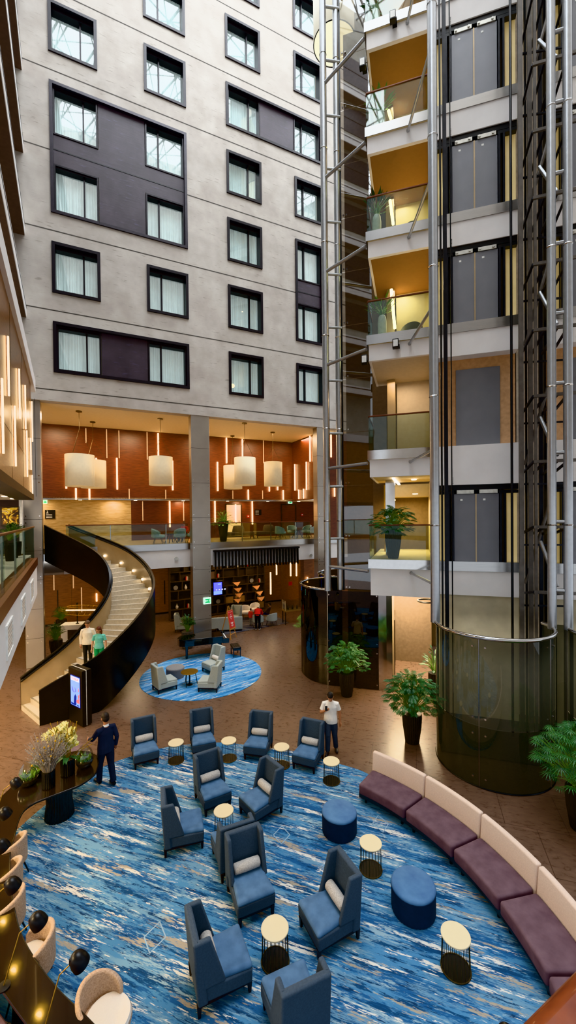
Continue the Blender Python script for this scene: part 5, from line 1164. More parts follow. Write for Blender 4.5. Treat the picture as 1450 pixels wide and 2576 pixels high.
# ------------------------------------------------------------------ ground floor lounge
A0=G(429,1564); A1=G(668,1531); dv=V((A1.x-A0.x,A1.y-A0.y)); BL=dv.length; BK=Frame((A0.x,A0.y),tuple(dv.normalized()),(dv.normalized().y,-dv.normalized().x))
bc=thing('bookcase','tall dark open shelving wall with scattered ornaments behind the lounge','bookcase',(A0.x+dv.x/2,A0.y+dv.y/2,0)); BH=3.7
b=B(BK); b.box(0,BL,-.45,-.4,0,BH); b.build('back_panel',M['woodf'],bc)
shelf=mat('walnut_edge','#3f3025',.5); zs=[.08,.7,1.3,1.9,2.5,3.1,BH]; r_=random.Random(5); cells=[]
for z in zs: b=B(BK); b.box(0,BL,-.4,0,z-.02,z+.02); b.build('shelf',shelf,bc)
xs=[0]; 
while xs[-1]<BL-.9: xs.append(xs[-1]+.75)
xs.append(BL)
tvx0,tvx1=BK.hit(574,1480)[0],BK.hit(604,1480)[0]
for j in range(len(zs)-1):
    prevx=0
    for i,x in enumerate(xs):
        xx=x+(r_.uniform(-.22,.22) if 0<i<len(xs)-1 else 0); xx=min(max(xx,.02),BL-.02)
        b=B(BK); b.box(xx-.018,xx+.018,-.4,.0,zs[j]+.02,zs[j+1]-.02); b.build('divider',shelf,bc)
        if i>0: cells.append((prevx,xx,zs[j]+.02,zs[j+1]-.02,j,i))
        prevx=xx
r_.shuffle(cells); items=0
NB=len(xs)-1
for (x0,x1,z0,z1,jr,ic) in cells:
    pos='%s shelf up, %s bay from the left'%(['lowest','second','third','fourth','fifth','top'][jr],['first','second','third','fourth','fifth','sixth','seventh','eighth','ninth','tenth','eleventh','twelfth'][ic-1])
    if x1-x0<.3: continue
    if z1<2.6 and x0<tvx1 and x1>tvx0-.3 and z0>1: continue
    if items>=26: break
    xm=(x0+x1)/2; p=BK.P(xm,-.2,z0); kind=items%4
    if kind==0:
        t=thing('storage_box','plain %s box in the dark shelving, %s'%(['tan','brown','grey'][items%3],pos),'box',tuple(p),0,'boxes in the bookcase'); w=(x1-x0)*.42; h=(z1-z0)*.72
        b=B(BK); b.box(xm-w,xm+w,-.34,-.06,z0,z0+h); b.build('body',[M['case'],M['taup'],M['greyl']][items%3],t); b=B(BK); b.box(xm-w-.01,xm+w+.01,-.35,-.05,z0+h,z0+h+.03); b.build('lid',M['taup'],t)
    elif kind==1:
        b=B(); b.lathe([(.05,0),(.09,.06),(.1,.14),(.05,.24),(.03,.3),(.045,.33)],(p.x,p.y,z0),n=18); tag(b.build('ornament_vase',M['whiteg'],smooth=50),'small pale vase in the dark shelving, '+pos,'vase','vases in the bookcase')
    elif kind==2:
        t=thing('ornament_plate','round plate in the dark shelving, '+pos,'plate',tuple(p),0,'plates in the bookcase'); b=B(); c0=BK.P(xm,-.2,z0+.17); c1=BK.P(xm,-.18,z0+.17); b.tube([c0,c1],.15,20); b.build('dish',M['greyd'],t); b=B(BK); b.box(xm-.08,xm+.08,-.26,-.1,z0,z0+.03); b.build('stand',M['black'],t)
    else:
        for q in range(3):
            b=B(BK); x=xm-.12+q*.06; b.box(x,x+.045,-.3,-.1,z0,z0+.24+.03*(q%2)); tag(b.build('book',[M['red'],M['beige'],M['greyl']][q]),'upright %s book, dark shelving, %s'%(['red','beige','grey'][q],pos),'book','books in the bookcase')
    items+=1
# screen on the shelving
a,z1=BK.hit(570,1463,.08); c,z0=BK.hit(558,1495,.08); a=BK.hit(538,1480,.08)[0]; c=BK.hit(559,1480,.08)[0]
t=thing('wall_screen','blue glowing screen beside the exit sign column','screen',BK.P((a+c)/2,.05,z0)); b=B(BK); b.box(a-.04,c+.04,.01,.07,z0-.04,z1+.04); b.build('bezel',M['black'],t)
b=B(BK); b.box(a,c,.07,.075,z0,z1); b.build('display',M['scrblue'],t); b=B(BK); b.box(a,c,.076,.078,z0+.02,z0+(z1-z0)*.3); b.box(c-.3,c-.06,.076,.078,z1-.18,z1-.08); b.build('caption_area',M['scrlight'],t)
b=B(BK); 
for k in range(4): b.ell(BK.P(0,0,0),.01,.01,.01) if 0 else b.box(a+.15+k*.2,a+.25+k*.2,.076,.079,z0+(z1-z0)*.36,z0+(z1-z0)*.44)
b.build('caption_dots',M['scrwhite'],t)
# tiered triangular trays
for gi,(pl,uu) in enumerate([([(594,1470),(597,1485),(600,1498),(596,1512)],597),([(643,1479),(651,1493),(655,1507)],650)]):
    s0=BK.hit(uu,1490,.6)[0]; t=thing('tray_stand','stand of triangular copper trays before the bookcase, '+['left one with four trays','right one with three trays'][gi],'display stand',BK.P(s0,.6,0),0,'copper tray stands')
    b=B(BK); b.tube([(s0,.6,0),(s0,.6,3.3)],.02,8); b.lathe([(.2,0),(.2,.03)],tuple(BK.P(s0,.6,0)),20) if 0 else None; b.box(s0-.18,s0+.18,.42,.78,0,.03); b.build('pole',M['black'],t)
    for (u,v) in pl:
        s,z=BK.hit(u,v,.6); w=.27
        b=B(BK); b.add([(s-w,.75,z+.16),(s+w,.75,z+.16),(s,.85,z-.1),(s-w,.6,z+.16),(s+w,.6,z+.16),(s0,.6,z-.1)],[(0,1,2),(3,5,4),(0,3,4,1),(1,4,5,2),(2,5,3,0)]); tr=b.build('tray',M['copper'],t)
        b=B(BK)
        for k in range(5): x=s-.2+k*.09; b.box(x,x+.04,.66,.71,z+.16,z+.21+.04*(k%2))
        b.build('display_items',M['legw'],tr)
# easel sign
p=G(589,1606); h=V((.83,-.39)).normalized(); EA=face(h); t=thing('easel_sign','red notice board leaning on a wooden easel right of the column','easel',(p.x-.1,p.y,0),EA)
def lean(z): return .32*z/1.7
b=B(); b.bar((-.28,-.1,0),(-.05,lean(1.75)-.1,1.75),.035,.035); b.build('leg',M['easel'],t,world=False)
b=B(); b.bar((.28,-.1,0),(.05,lean(1.75)-.1,1.75),.035,.035); b.build('leg',M['easel'],t,world=False)
b=B(); b.bar((0,.75,0),(0,lean(1.7)-.08,1.7),.035,.035); b.build('rear_leg',M['easel'],t,world=False)
b=B(); b.box(-.3,.3,-.07,-.02,.52,.56); b.build('ledge',M['easel'],t,world=False); b=B(); b.bar((-.24,-.07,.28),(.24,-.07,.28),.03,.03); b.build('cross_bar',M['easel'],t,world=False)
bd=bpy.data.objects.new('notice_board',None)
bt=math.atan2(.32,1.7)
def board(x0,x1,z0,z1,y,m,nm,par):
    b=B(); b.box(x0,x1,y-.006,y,z0,z1); o=b.build(nm,m,par,world=False); return o
fr_=B(); fr_.box(-.27,.27,-.02,0,0,.98); bo=fr_.build('board_frame',M['easel'],t,world=False); bo.location=(0,-.03,.57); bo.rotation_euler=(-bt,0,0)
board(-.245,.245,.025,.955,-.021,M['redsign'],'board_face',bo)
b=B(); b.add([(0,-.03,.47),(.13,-.03,.62),(0,-.03,.77),(-.13,-.03,.62)],[(0,1,2,3)]); b.build('diamond',M['whitep'],bo,world=False)
b=B(); b.add([(0,-.032,.49),(.115,-.032,.62),(0,-.032,.75),(-.115,-.032,.62)],[(0,1,2,3)]); b.build('diamond_inner',M['redsign'],bo,world=False)
b=B(); b.box(-.07,.07,-.034,-.032,.6,.64); 
for k in range(3): b.box(-.13+.03*k,.13-.03*k,-.032,-.028,.3-.035*k,.318-.035*k); b.box(-.1+.02*k,.1-.02*k,-.032,-.028,.17-.03*k,.183-.03*k)
for k in range(3): b.box(-.17+.14*k,-.11+.14*k,-.032,-.028,.86,.88)
b.build('notice_text',M['whitep'],bo,world=False)
# lounge rug, sofa and chairs
P=[G(u,v) for u,v in ((543,1601),(728,1567),(690,1548),(540,1560))]
b=B(); b.prism([(q.x,q.y) for q in P],0,.012); tag(b.build('lounge_rug',M['rug3']),'grey blue rug under the lounge chairs right of the column','rug')
P=[G(u,v) for u,v in ((440,1570),(470,1612),(500,1600),(500,1560))]
b=B(); b.prism([(q.x,q.y) for q in P],0,.012); tag(b.build('lounge_rug',M['rug3']),'corner of a grey beige rug left of the column','rug')
p=G(568,1590); t=thing('grey_sofa','pale grey sofa seen from behind, right of the column','sofa',(p.x,p.y+.45,.012),radians(10))
b=B(); b.box(-.9,.9,-.42,-.26,.08,.82); b.build('backrest',M['grey'],t,world=False,bev=.04); b=B(); b.box(-.72,.72,-.26,.42,.1,.44); b.build('seat',M['grey'],t,world=False,bev=.04)
for x0 in (-.9,.73): b=B(); b.box(x0,x0+.17,-.26,.42,.08,.62); b.build('armrest',M['grey'],t,world=False,bev=.04)
b=B(); b.box(-.85,.85,-.38,.38,.0,.08); b.build('plinth',M['black'],t,world=False)
p=G(590,1568); dup(g0_,(p.x,p.y+.2,.012),face((-.3,-.95)),'grey wing chair beside the pale grey sofa in the lounge','lounge wing chairs')
p=G(456,1590); dup(g0_,(p.x,p.y+.2,.012),face((.95,.2)),'grey wing chair left of the column behind the planter','lounge wing chairs left')
tb=None
for u,v,h,m1,l in ((619,1556,(.4,-.9),'tubc','cream tub chair at the back left of the lounge'),(641,1549,(-.2,-1),'tubc','cream tub chair at the back right of the lounge'),(650,1578,(.15,1),'grey','grey tub chair hidden behind the person in red'),(684,1574,(-.6,.7),'grey','grey tub chair at the right of the lounge')):
    p=G(u,v); tub_chair((p.x,p.y,.012),face(h),l,'tub chairs in the ground floor lounge',M[m1],M[m1],name='lounge_chair',sc=1.12)
# display case at the right
p=G(744,1566); t=thing('display_case','glass topped wooden display case by the right lounge wall','display case',(p.x,p.y,0),radians(20))
b=B(); b.box(-.8,.8,-.3,.3,.78,.86); b.build('table_board',M['case'],t,world=False)
for x in (-.75,.75):
    for y in (-.26,.26): b=B(); b.box(x-.025,x+.025,y-.025,y+.025,0,.78); b.build('leg',M['black'],t,world=False)
b=B(); b.box(-.76,.76,-.27,.27,.865,1.45); b.build('glass_cover',M['jar'],t,world=False)
b=B(); 
for e in ((-.76,-.27),(.76,-.27),(.76,.27),(-.76,.27)): b.box(e[0]-.01,e[0]+.01,e[1]-.01,e[1]+.01,.86,1.46)
b.build('glass_edge',M['brass'],t,world=False)
for k in range(4): b=B(); b.lathe([(.05,.865),(.07,.95),(.02,1.1)],(-.5+.3*k,0,0),n=12); b.build('exhibit',M['woodf'],t,world=False)
# lounge wall tubes
for i,(u,v0,v1) in enumerate([(681,1440,1495),(696,1420,1446),(731.5,1416,1449),(746,1416,1449),(774,1452,1466),(803,1403,1446)]):
    d=FA.hit(u,1450,-4.55)[0]
    tube_light('tube_light',FA,u,v0,v1,-4.5,M['lamp'],'warm light tube, ground floor amber wall, '+['long and low at left','short, second from left','third, left of a pair','fourth, right of a pair','small and low by the glass ring','tall at the right end'][i],'tubes on the lounge wall')
s,z=FA.hit(731,1468,-4.58); b=B(FA); b.box(s-.13,s+.13,-4.6,-4.55,z-.13,z+.13); tag(b.build('fire_sign',M['red']),'small red square sign on the amber wood wall','sign')
for u,v0,v1,l in ((243,1493,1513,'short warm light tube on the wall behind the curved stair'),):
    tube_light('tube_light',FA,u,v0,v1,DG+.08,M['lamp'],l,'tube behind the stair')
for i,(u,v0,v1) in enumerate([(205,1478,1540),(145,1485,1530),(414,1460,1520),(135,1430,1485),(184,1430,1480)]):
    s,z1=FA.hit(u,v0,DG+.03); _,z0=FA.hit(u,v1,DG+.03); b=B(FA); b.box(s-.03,s+.03,DG,DG+.03,z0,z1); tag(b.build('light_strip',M['unlit'] if i in (0,3,4) else M['black']),'thin strip on the ground floor wall behind the stair, '+['pale tall one','dark left one','dark one right of the stair','pale upper left','pale upper second'][i],'wall strip')
# things behind the stair
c=G(197,1612); t=thing('white_console','white console cabinet under the curved stair','cabinet',(c.x,c.y,0),radians(8))
b=B(); b.box(-.75,.75,-.35,.35,.06,.92); b.build('body',M['white'],t,world=False,bev=.01); b=B(); b.box(-.78,.78,-.38,.38,.92,.96); b.build('worktop',M['whitep'],t,world=False); b=B(); b.box(-.4,.6,-.37,-.34,.2,.7); b.build('dark_niche',M['woodf'],t,world=False); b=B(); b.box(-.7,.7,-.3,.3,0,.06); b.build('plinth',M['black'],t,world=False)
p=V((c.x+.02,c.y-.1,.96)); b=B(); b.lathe([(.09,0),(.09,.02),(.03,.04),(.028,1.0),(.05,1.02),(.05,1.12),(0,1.14)],tuple(p),n=16); tag(b.build('black_stand',M['black'],smooth=40),'slim black post stand on the white console','stand')
p=AT(209,1535,21.5); t=thing('wire_pendant','long cigar shaped gold wire lamp behind the stair','pendant lamp',tuple(p))
b=B(); LW=1.3
for k in range(8):
    q=2*pi*k/8; b.tube([(LW*sin(pi/2*x),.28*cos(q)*cos(pi/2*x),.28*sin(q)*cos(pi/2*x)) for x in [i/8 for i in range(-8,9)]],.008,4)
for x in (-.9,-.6,-.3,0,.3,.6,.9): 
    rr=.28*cos(math.asin(x/LW)); b.tube([(x,rr*cos(2*pi*k/20),rr*sin(2*pi*k/20)) for k in range(21)],.007,4)
b.build('wire_frame',M['gold'],t,world=False); b=B(); b.tube([(-.9,0,0),(.9,0,0)],.03,8); b.build('glow_tube',M['lamp'],t,world=False); b=B(); 
for x in (-.6,.6): b.tube([(x,0,.2),(x,0,3.95-p.z)],.006,4)
b.build('cable',M['wire'],t,world=False)
# dark chairs and planter on the left balcony
for i,(s,d) in enumerate(((6.2,-1.2),(8.2,-1.5),(10.0,-1.3))):
    p=FLW.P(s,d,5.2); tub_chair(tuple(p),face((-.8,.5)),'dark upholstered chair behind the left balcony glass, '+['nearest','middle','farthest'][i],'dark chairs of the balcony restaurant',M['greyl'],M['greyl'],name='restaurant_chair',sc=1.15)
# handrail in the camera corner
a=V((.1585,.281,6.25)); c=V((.2235,.3163,6.25)); d=(c-a).normalized(); n=V((d.y,-d.x,0))
p0=a-d*5; p1=c+d*7; t=thing('glass_railing','balcony railing with red brown wooden handrail, very close in the bottom right corner','railing',(a.x,a.y,5.2))
b=B(); b.hexa([p0+V((0,0,-.06)),p0+n*.14+V((0,0,-.06)),p1+n*.14+V((0,0,-.06)),p1+V((0,0,-.06))],[p0,p0+n*.14,p1+n*.14,p1]); b.build('handrail',M['handw'],t,bev=.012,seg=3)
q0=p0+n*.075; q1=p1+n*.075; b=B(); b.add([(q0.x,q0.y,5.2),(q1.x,q1.y,5.2),(q1.x,q1.y,6.19),(q0.x,q0.y,6.19)],[(0,1,2,3)]); b.build('glass_panel',M['railg'],t)
# ------------------------------------------------------------------ plants
def lobed(b,c,d,up,L,n=5,w=.16):
    """one lobed leaf blade: paired fingers along a rib"""
    d=d.normalized(); s=d.cross(up); s=s.normalized() if s.length>1e-4 else V((1,0,0)); u=s.cross(d).normalized()
    for i in range(n):
        t=.12+.62*i/(n-1); o=c+d*(L*t)-u*(L*.25*t*t)
        fl=L*(.55-.22*abs(t-.35)/.6)
        for sg in (-1,1):
            f=(s*sg*.85+d*.62-u*.28).normalized(); q=f.cross(u).normalized()*(L*w*.42)
            b.add([o,o+f*fl*.45+q,o+f*fl-u*(fl*.18),o+f*fl*.45-q],[(0,1,2,3)])
    q=s*(L*w*.42); o=c+d*(L*.7)-u*(L*.12); b.add([c,c+d*L*.6+q-u*L*.09,c+d*L*1.05-u*L*.27,c+d*L*.6-q-u*L*.09],[(0,1,2,3)])
def fan(b,c,d,up,L,n=11):
    d=d.normalized(); s=d.cross(up); s=s.normalized() if s.length>1e-4 else V((1,0,0)); u=s.cross(d)
    for i in range(n):
        a=-2.2+4.4*i/(n-1); f=(d*cos(a)+s*sin(a)-u*.25).normalized(); q=f.cross(u).normalized()*(L*.055)
        b.add([c,c+f*L*.5+q,c+f*L-u*L*.2,c+f*L*.5-q],[(0,1,2,3)])
def blade(b,c,d,up,L,w=.2,n=None):
    d=d.normalized(); s=d.cross(up); s=s.normalized() if s.length>1e-4 else V((1,0,0)); q=s*(L*w); b.add([c,c+d*L*.45+q,c+d*L-up*L*.12,c+d*L*.45-q],[(0,1,2,3)])
def foliage(n,R,z0,H,seed,leaf=lobed,L=.26,droop=.5,spread=1.0):
    r=random.Random(seed); lv=B(); st=B(); up=V((0,0,1))
    for k in range(n):
        q=r.random()*2*pi; e=r.random()**.7; rad=R*(.25+.75*e)*spread; h=H*(1-e*droop)*(.55+.45*r.random())
        tip=V((rad*cos(q),rad*sin(q),z0+h)); mid=V((rad*.35*cos(q),rad*.35*sin(q),z0+h*.75+.05)); p0=V((.04*cos(q),.04*sin(q),z0-.05))
        P=[p0.lerp(mid,t).lerp(mid.lerp(tip,t),t) for t in (0,.25,.5,.75,1)]
        st.tube(P,.007,4,False); d=(P[4]-P[3]).normalized()+V((cos(q)*.5,sin(q)*.5,-.15+.3*r.random()))
        leaf(lv,P[4],d,up,L*(.8+.5*r.random()))
    return lv,st
def ball(n,R,z0,zr,seed,leaf=lobed,L=.2,low=-.35):
    r=random.Random(seed); lv=B(); st=B()
    for k in range(n):
        q=r.random()*2*pi; e=low+(1.45-low)*r.random()**.8; rr=.55+.45*r.random()**.5
        o=V((cos(q)*cos(e),sin(q)*cos(e),sin(e))); tip=V((o.x*R*rr,o.y*R*rr,z0+zr*.42+o.z*zr*.62*rr)); p0=V((.05*cos(q),.05*sin(q),z0-.05)); mid=V((tip.x*.4,tip.y*.4,p0.z+(tip.z-p0.z)*.65+.08))
        P=[p0.lerp(mid,t).lerp(mid.lerp(tip,t),t) for t in (0,.33,.66,1)]; st.tube(P,.006,4,False)
        leaf(lv,tip,V((o.x,o.y,-.25+.5*r.random())),(o+V((0,0,.7))).normalized(),L*(.75+.5*r.random()))
    return lv,st
def planter(name,label,loc,pot,potm,fol,leafm,grp,flute=1,stemm=None):
    t=thing(name,label,'plant',loc,0,grp)
    if pot:
        b=B(); b.lathe(pot,n=56,flute=flute,amp=.06 if flute else 0); b.build('pot',potm,t,world=False,smooth=20 if flute else 50)
        z=pot[-1][1]; b=B(); b.lathe([(pot[-1][0]*.93,z-.06),(0,z-.05)],n=20); b.build('soil',M['soil'],t,world=False)
    lv,st=fol; o=lv.build('foliage',leafm,t,world=False); o['kind']='stuff'; st.build('stems',stemm or M['leafl'],t,world=False); return t
FP=lambda h,r0,r1:[(r0,0),(r0*1.05,.02),(r1*.93,h*.55),(r1,h*.85),(r1*.97,h)]
p=G(870,1741); planter('potted_plant','lush split leaf plant in black fluted pot before the left glass enclosure',(p.x,p.y-.3,0),FP(.85,.19,.28),M['pot'],ball(230,.72,.85,1.0,1,L=.2),M['leaf'],'split leaf plants in black pots')
p=G(1048,1866); planter('potted_plant','lush split leaf plant in black fluted pot left of the central enclosure',(p.x-.12,p.y,0),FP(.85,.19,.28),M['pot'],ball(240,.74,.85,1.05,2,L=.22),M['leaf'],'split leaf plants in black pots')
p=G(1452,2085); planter('potted_plant','large spiky fan leaved plant cut by the right frame edge',(p.x+.1,p.y,0),FP(.85,.2,.3),M['pot'],ball(230,.95,.8,1.3,3,leaf=fan,L=.17),M['leaf'],'split leaf plants in black pots')
p=G(772,1668); planter('potted_plant','light green plant half hidden behind the left glass enclosure',(p.x+.25,p.y+1.9,0),FP(.8,.17,.25),M['pot'],ball(110,.7,.8,1.1,4,leaf=fan,L=.2),M['leafl'],'split leaf plants in black pots')
s=FE.hit(990,1400,-.55)[0]; p=FE.P(s,-.55,z2); planter('potted_plant','wide feathery plant in tall fluted pot on the second floor lift balcony',tuple(p),[(.17,0),(.2,.1),(.28,.65),(.29,.9),(.27,1.02)],M['pot'],ball(170,.75,.95,.85,5,L=.24,low=-1.0),M['leaf'],'balcony plant')
for i,(u,k,l) in enumerate(((962,4,'fourth'),(948,5,'fifth'),(960,6,'sixth'),(950,7,'seventh'))):
    s=FE.hit(u,800 if k==4 else 500,-.5)[0]; p=FE.P(s,-.5,LV[k]); planter('vase_plant','leafy plant in tall white vase on the %s floor lift balcony'%l,tuple(p),[(.1,0),(.15,.04),(.155,.6),(.13,.78),(.1,.84)],M['potw'],foliage(34,.3,.84,.5,20+i,leaf=lambda b,c,d,up,L:blade(b,c,d+up*1.2,V((0,0,1)) if abs(d.normalized().z)<.9 else V((1,0,0)),L,.1),L=.4,droop=.45),M['leafd' if i%2 else 'leafl'],'plants in white vases',flute=0)
p=gp(562,Z2,-1.55); planter('potted_plant','tall dark tapered planter with trailing fern in the gallery',tuple(p),[(.16,0),(.18,.05),(.3,1.0),(.31,1.15),(.28,1.15)],M['pot'],foliage(110,.75,1.1,.8,31,leaf=blade,L=.2,droop=1.3),M['leafl'],'gallery planter')
p=G(472,1630); planter('potted_plant','upright green plant in ribbed grey pot left of the exit sign column',(p.x,p.y,0),[(.24,0),(.27,.05),(.29,.85),(.27,.85)],M['potg'],foliage(60,.36,.85,.9,32,leaf=lambda b,c,d,up,L:[blade(b,c-d.normalized()*L*t+V((0,0,0)),d+d.cross(up)*sg*1.5,up,L*.5,.28) for t in (0,.3,.6,.9) for sg in (-1,1)],L=.22,droop=.4),M['leafd'],'ribbed pot plant')
for i,(u,v) in enumerate(((155,1588),(141,1645))):
    p=G(u,v); planter('potted_plant','round bushy plant in dark pot under the stair, '+['the farther one','the nearer one'][i],(p.x,p.y,0),FP(.7,.2,.3),M['pot'],ball(170,.45,.7,.75,40+i,leaf=blade,L=.15),M['leafd'],'bushy plants under the stair')
for i,s in enumerate((10.9,9.8,8.6)):
    p=FLW.P(s,-.75,5.2); planter('potted_plant','dark green leafy plant behind the left balcony rail, '+['by the column','second','third'][i],tuple(p),FP(.55,.12,.16),M['pot'],foliage(36,.36,.75,.6,50+i,leaf=lambda b,c,d,up,L:[blade(b,c-d.normalized()*L*t,d+d.cross(up)*sg*1.5,up,L*.5,.28) for t in (0,.3,.6) for sg in (-1,1)],L=.25),M['leafd'],'left balcony plants')
s=FE.hit(1092,1560,-1.5)[0]; p=FE.P(s,-1.2,0); planter('potted_plant','slim plant peeking past the lift post in the passage',tuple(p),FP(.9,.15,.22),M['pot'],foliage(40,.4,.9,1.1,60,leaf=blade,L=.22,droop=.9),M['leafd'],'passage plant')
# ------------------------------------------------------------------ people
def limb(b,P,R,n=10): b.tube(P,R,n)
def tocap(b,p,r): b.ell(p,r,r,r,10,8)
def hand(b,w,d,n,s=1.0,curl=.35,side=1):
    """w wrist, d pointing direction, n palm normal; five separate fingers"""
    d=d.normalized(); n=(n-d*n.dot(d)).normalized(); a=d.cross(n).normalized()*side
    c=w+d*.05*s; b.tube([w-d*.01,w+d*.03*s,w+d*.085*s],[.026*s,.036*s,.034*s],10)
    for k,(o,l) in enumerate(((-.027,.066),(-.009,.078),(.009,.074),(.027,.058))):
        p0=w+d*.075*s+a*o*s; p1=p0+(d+n*curl*.4).normalized()*l*.5*s; p2=p1+(d+n*curl*1.6).normalized()*l*.55*s
        b.tube([p0,p1,p2],[.0095*s,.009*s,.0075*s],8)
    p0=w+d*.03*s-a*.03*s; p1=p0+(d*.6-a*.8+n*.3).normalized()*.035*s; p2=p1+(d*.9-a*.3+n*.4).normalized()*.032*s; b.tube([p0,p1,p2],[.013*s,.011*s,.009*s],8)
def rem(o,vs,sm=6):
    m=o.modifiers.new('remesh','REMESH'); m.mode='VOXEL'; m.voxel_size=vs; m.use_smooth_shade=True
    m=o.modifiers.new('smooth','SMOOTH'); m.factor=.5; m.iterations=sm; return o
def person(label,loc,rot,H,J,cl,voxel=.008,grp=None,look=(0,-1,0),sit=False):
    """J: joints in metres for a 1.75 m body, facing -Y.  cl: clothing colours"""
    s=H/1.75; t=thing('person',label,'person',loc,rot,grp)
    D=dict(pel=(0,0,.95),wai=(0,.0,1.1),che=(0,.0,1.3),nec=(0,.02,1.47),hea=(0,-.01,1.63),
      sL=(.18,.01,1.385),sR=(-.18,.01,1.385),eL=(.25,.03,1.13),eR=(-.25,.03,1.13),wL=(.26,-.05,.87),wR=(-.26,-.05,.87),
      hL=(.09,0,.92),hR=(-.09,0,.92),kL=(.1,-.02,.5),kR=(-.1,-.02,.5),aL=(.1,.02,.08),aR=(-.1,.02,.08),tL=(.12,-.17,.035),tR=(-.12,-.17,.035))
    D.update(J); P={k:V(v)*s for k,v in D.items()}
    L=V(look).normalized(); hd=P['hea']; up=(hd-P['nec']).normalized(); sd=up.cross(L); sd=sd.normalized() if sd.length>.01 else V((1,0,0)); L=sd.cross(up).normalized(); L=-L if L.dot(V(look))<0 else L
    fem=cl.get('fem',0); k=.9 if fem else 1.0
    b=B()
    # head: skull, jaw, nose, ears in one skin with the neck, trunk and limbs
    def E(c,r,ax): # ellipsoid with axes (sd,L,up)
        e=B(); e.ell((0,0,0),*r,14,10); b.add([c+ax[0]*p[0]+ax[1]*p[1]+ax[2]*p[2] for p in e.v],e.f)
    A=(sd,L,up)
    E(hd+up*.02*s,(.08*s,.099*s,.108*s),A); E(hd+L*.022*s-up*.055*s,(.059*s,.072*s,.068*s),A)
    E(hd+L*.105*s-up*.014*s,(.013*s,.02*s,.024*s),A); E(hd+L*.095*s+up*.032*s,(.045*s,.012*s,.01*s),A)
    E(hd+L*.092*s-up*.058*s,(.024*s,.01*s,.006*s),A); E(hd+L*.09*s-up*.072*s,(.021*s,.01*s,.006*s),A)
    for sg in (-1,1): E(hd+sd*sg*.085*s-L*.005*s-up*.01*s,(.012*s,.022*s,.032*s),A)
    limb(b,[P['nec']-up*.05*s,P['nec'],hd-up*.03*s],[.065*s*k,.053*s*k,.052*s*k])
    trunk=[P['pel']-V((0,0,.06*s)),P['pel'],P['wai'],P['che'],P['che'].lerp(P['nec'],.6),P['nec']]
    tr=[.13*s,.145*s,.122*s*k,.145*s*k,.115*s*k,.06*s]
    def flat(bb,pts,rs,ys=.72,n=16):
        e=B(); e.tube(pts,rs,n); 
        for i,p in enumerate(e.v):
            c=pts[min(i//n,len(pts)-1)]; q=V(p)-c; bb_=P['sL']-P['sR']; bb_=bb_.normalized(); x=bb_*q.dot(bb_); bb.v.append(tuple(c+x*1.18+(q-x)*ys))
        m=len(bb.v)-len(e.v); bb.f += [tuple(j+m for j in f) for f in e.f]
    flat(b,trunk,tr)
    for S in 'LR':
        limb(b,[P['nec']-up*.05*s,P['nec'].lerp(P['s'+S],.6)-up*.035*s,P['s'+S],P['s'+S].lerp(P['e'+S],.5),P['e'+S]],[.045*s,.05*s*k,.055*s*k,.047*s*k,.04*s*k]); limb(b,[P['e'+S],P['e'+S].lerp(P['w'+S],.35),P['w'+S]],[.04*s*k,.039*s*k,.026*s*k])
        d=(P['w'+S]-P['e'+S]); pn=V(cl.get('palm'+S,(0.6 if S=='R' else -.6,-.5,0))); hand(b,P['w'+S],d,pn,s*(.92 if fem else 1),cl.get('curl'+S,.4),1 if S=='L' else -1)
        limb(b,[P['h'+S],P['h'+S].lerp(P['k'+S],.5),P['k'+S]],[.092*s,.078*s,.056*s]); limb(b,[P['k'+S],P['k'+S].lerp(P['a'+S],.35),P['a'+S]],[.056*s,.057*s,.038*s]); limb(b,[P['a'+S],P['t'+S].lerp(P['a'+S],.4)-V((0,0,.02*s)),P['t'+S]],[.04*s,.04*s,.028*s])
    skin=mat('skin_'+cl['skin'].strip('#'),cl['skin'],.6,var=.04); body=rem(b.build('body',skin,t,world=False),voxel*s,5)
    b=B(); e=B(); e.ell((0,0,0),.026*s,.008*s,.009*s,10,6); b.add([hd+L*.098*s-up*.064*s+sd*p[0]+L*p[1]+up*p[2] for p in e.v],e.f); b.build('lips',mat('lips','#8f4f45',.5),t,world=False,smooth=60)
    # eyes
    for sg in (-1,1):
        e=B(); e.ell(hd+sd*sg*.033*s+L*.094*s+up*.012*s,.009*s,.009*s,.007*s,8,6); e.build('eye',M['black'],t,world=False)
    g=.014*s
    # shirt / jacket
    b=B(); hem=cl.get('hem',.0); loose=cl.get('loose',1.0)
    low=P['pel']-V((0,0,hem*s)); tk_=[low,P['pel'],P['wai'],P['che'],P['che'].lerp(P['nec'],.62),P['nec']-up*.0]
    flat(b,tk_,[(.147*loose+.008)*s,(.147*loose+.008)*s,.138*s*k*loose,.152*s*k,.112*s*k,.06*s],.78)
    sl=cl.get('sleeve','long')
    for S in 'LR':
        a,e,w=P['s'+S],P['e'+S],P['w'+S]; limb(b,[P['nec']-up*.05*s,P['nec'].lerp(a,.55)-up*.035*s,a-up*.005*s,a.lerp(e,.5),a.lerp(e,.72 if sl=='short' else 1)],[.05*s,.062*s*k,.068*s*k,.062*s*k,.066*s*k if sl=='short' else .054*s])
        if sl=='long': limb(b,[e,e.lerp(w,.5),e.lerp(w,.97)],[.054*s,.047*s,.039*s])
    rem(b.build(cl.get('topname','shirt'),mat('cloth_'+cl['top'].strip('#'),cl['top'],.85,var=.07,scale=14),t,world=False),voxel*s,4)
    if cl.get('col'):
        b=B(); b.tube([P['nec']-up*.03*s,P['nec']+up*.015*s],[.072*s,.062*s],14); b.build('collar',mat('cloth_'+cl['col'].strip('#'),cl['col'],.8),t,world=False,smooth=60)
